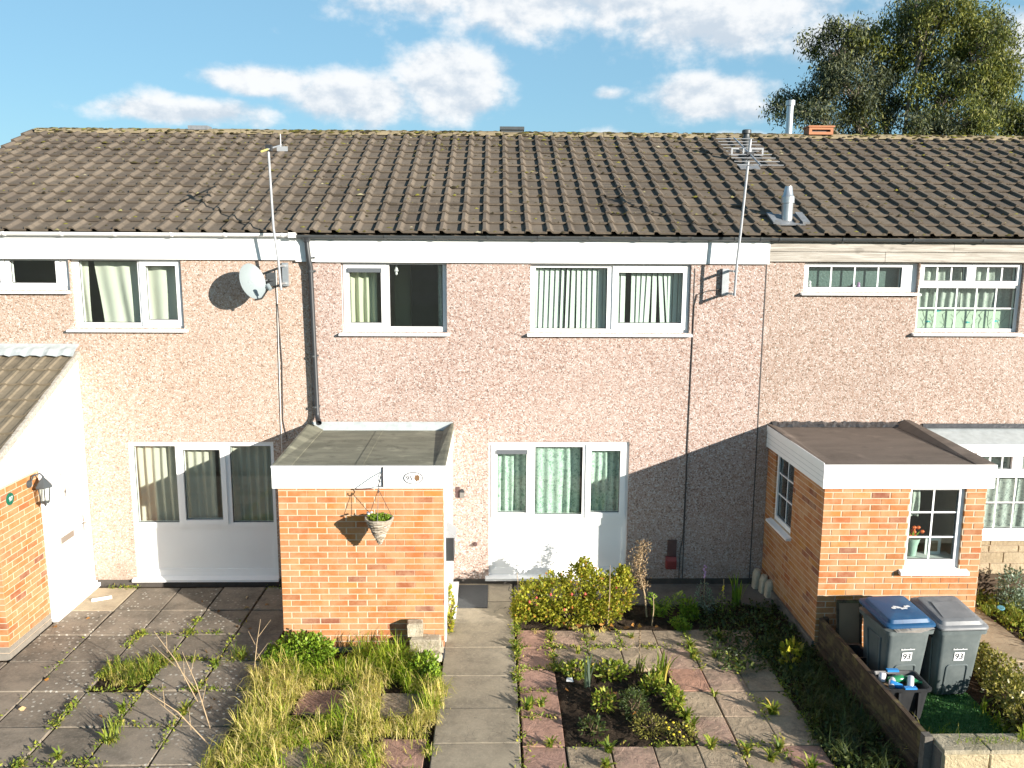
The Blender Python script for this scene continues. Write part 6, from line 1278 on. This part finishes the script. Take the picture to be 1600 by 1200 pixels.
P = patch_pts(n, -1.305, -2.235, .12, .12, 1.735); P[:, 2] += NR.uniform(0, .03, n); stuff('leaves', [leaf_geo(P, NR.normal(0, 1, (n, 3))*[1, 1, .4]+[0, 0, .4], NR.uniform(.02, .05, n), .018)], M['fresh'], kind=None, parent=o)
f = MB()
for p in ((-1.42, -2.27, 1.79), (-1.39, -2.25, 1.80), (-1.44, -2.2, 1.78)): f.lathe([(.004, 0), (.018, .008), (.012, .02)], p, 7)
part('flowers', f, M['pinkw'], o)
# fallen leaves
n = 46; P = np.concatenate([rect_pts(18, -5.6, -2.9, -3.4, -.3, .012), rect_pts(16, .4, 2.1, -1.5, -1.35, .02), rect_pts(12, .8, 2.0, -3.9, -2.5, .03)]); ph = NR.uniform(0, 6.28, n)
stuff('fallen_leaves', [leaf_geo(P, np.stack([np.cos(ph), np.sin(ph), NR.uniform(-.05, .25, n)], 1), NR.uniform(.05, .10, n), NR.uniform(.04, .07, n), .25)], M['litter'], loc=(-4, -2, 0), label='scattered brown and orange fallen leaves on the paving and beds')

# tree beyond the roofs
def big_tree():
    root = empty('tall_tree', (16.0, 22.0, 0), 'tall airy evergreen tree with drooping leaves behind the terrace roof', 'tree')
    r = random.Random(21); br = MB(); K = .0251
    def px(u, v): return 11.0+(u-1222)*K, 14.15-(v-0)*.0243
    blobs = []
    for u, v, ru, rv, dy, wgt, dark in ((1440, 55, 75, 46, 0, 1.3, 0), (1505, 85, 50, 52, -1, 1.1, 0), (1370, 85, 70, 60, 1, 1.1, 0), (1300, 75, 48, 48, 0, .9, 1), (1325, 130, 60, 45, 0, .9, 1), (1243, 145, 24, 42, .5, .4, 1), (1262, 185, 36, 26, -1, .35, 1), (1535, 130, 34, 40, -1, .7, 0), (1570, 190, 30, 26, -1.5, .5, 0), (1460, 135, 75, 42, -.5, .9, 0), (1400, 165, 60, 36, 1, .6, 1), (1470, 195, 60, 28, -1.5, .8, 0), (1530, 175, 40, 32, -1, .6, 0), (1420, 205, 50, 20, -1.5, .5, 1), (1340, 190, 50, 24, 0, .4, 1), (1425, 18, 60, 26, -1, .7, 0), (1510, 35, 40, 34, 0, .6, 0)):
        x, z = px(u, v); blobs.append((x, 22+dy, z, ru*K, ru*K*.85, rv*K, wgt, dark))
    trunk_top = Vector((15.9, 22, 7.2)); br.tube([(16.0, 22, -.05), (16.05, 22, 3), (15.9, 22, 5.4), trunk_top], [.45, .36, .31, .26], 10)
    Cs = {0: [], 1: []}; Ds = {0: [], 1: []}
    for bx, by, bz, rx, ry, rz_, wgt, dark in blobs:
        c = Vector((bx, by, bz)); st = trunk_top.lerp(Vector((15.9, 22, 5.6)), r.random()); mid = st.lerp(c, .55)+Vector((r.uniform(-.3, .3), r.uniform(-.3, .3), r.uniform(-.5, .1)))
        br.tube([st, st.lerp(mid, .5)+Vector((0, 0, -.1)), mid, c], [.15, .10, .065, .025], 7)
        for q in range(int(26*wgt)):
            v = Vector((r.gauss(0, 1), r.gauss(0, 1), r.gauss(0, 1))).normalized()*r.uniform(.3, 1)**.5
            e = c+Vector((v.x*rx, v.y*ry, v.z*rz_)); br.tube([mid.lerp(c, r.uniform(.3, 1)), c.lerp(e, .6)+Vector((0, 0, .1)), e], [.022, .012, .004], 4, caps=False)
            k = int(r.uniform(170, 330)); s_ = r.uniform(.17, .31)
            P = np.array(e)+NR.normal(0, 1, (k, 3))*[s_, s_, s_*.8]; P[:, 2] -= np.abs(NR.normal(0, .18, k))
            dk = dark if r.random() < .8 else 1-dark
            Cs[dk].append(P); Ds[dk].append(NR.normal(0, .55, (k, 3))+[0, 0, -.75])
    part('trunk', br, M['bark'], root, smooth=True, fix=False)
    for dk, mt in ((0, 'treeleaf'), (1, 'treeleaf2')):
        C = np.concatenate(Cs[dk]); D = np.concatenate(Ds[dk]); n = len(C); stuff('crown', [leaf_geo(C, D, NR.uniform(.10, .22, n), NR.uniform(.035, .06, n), .1)], M[mt], kind=None, parent=root)
big_tree()
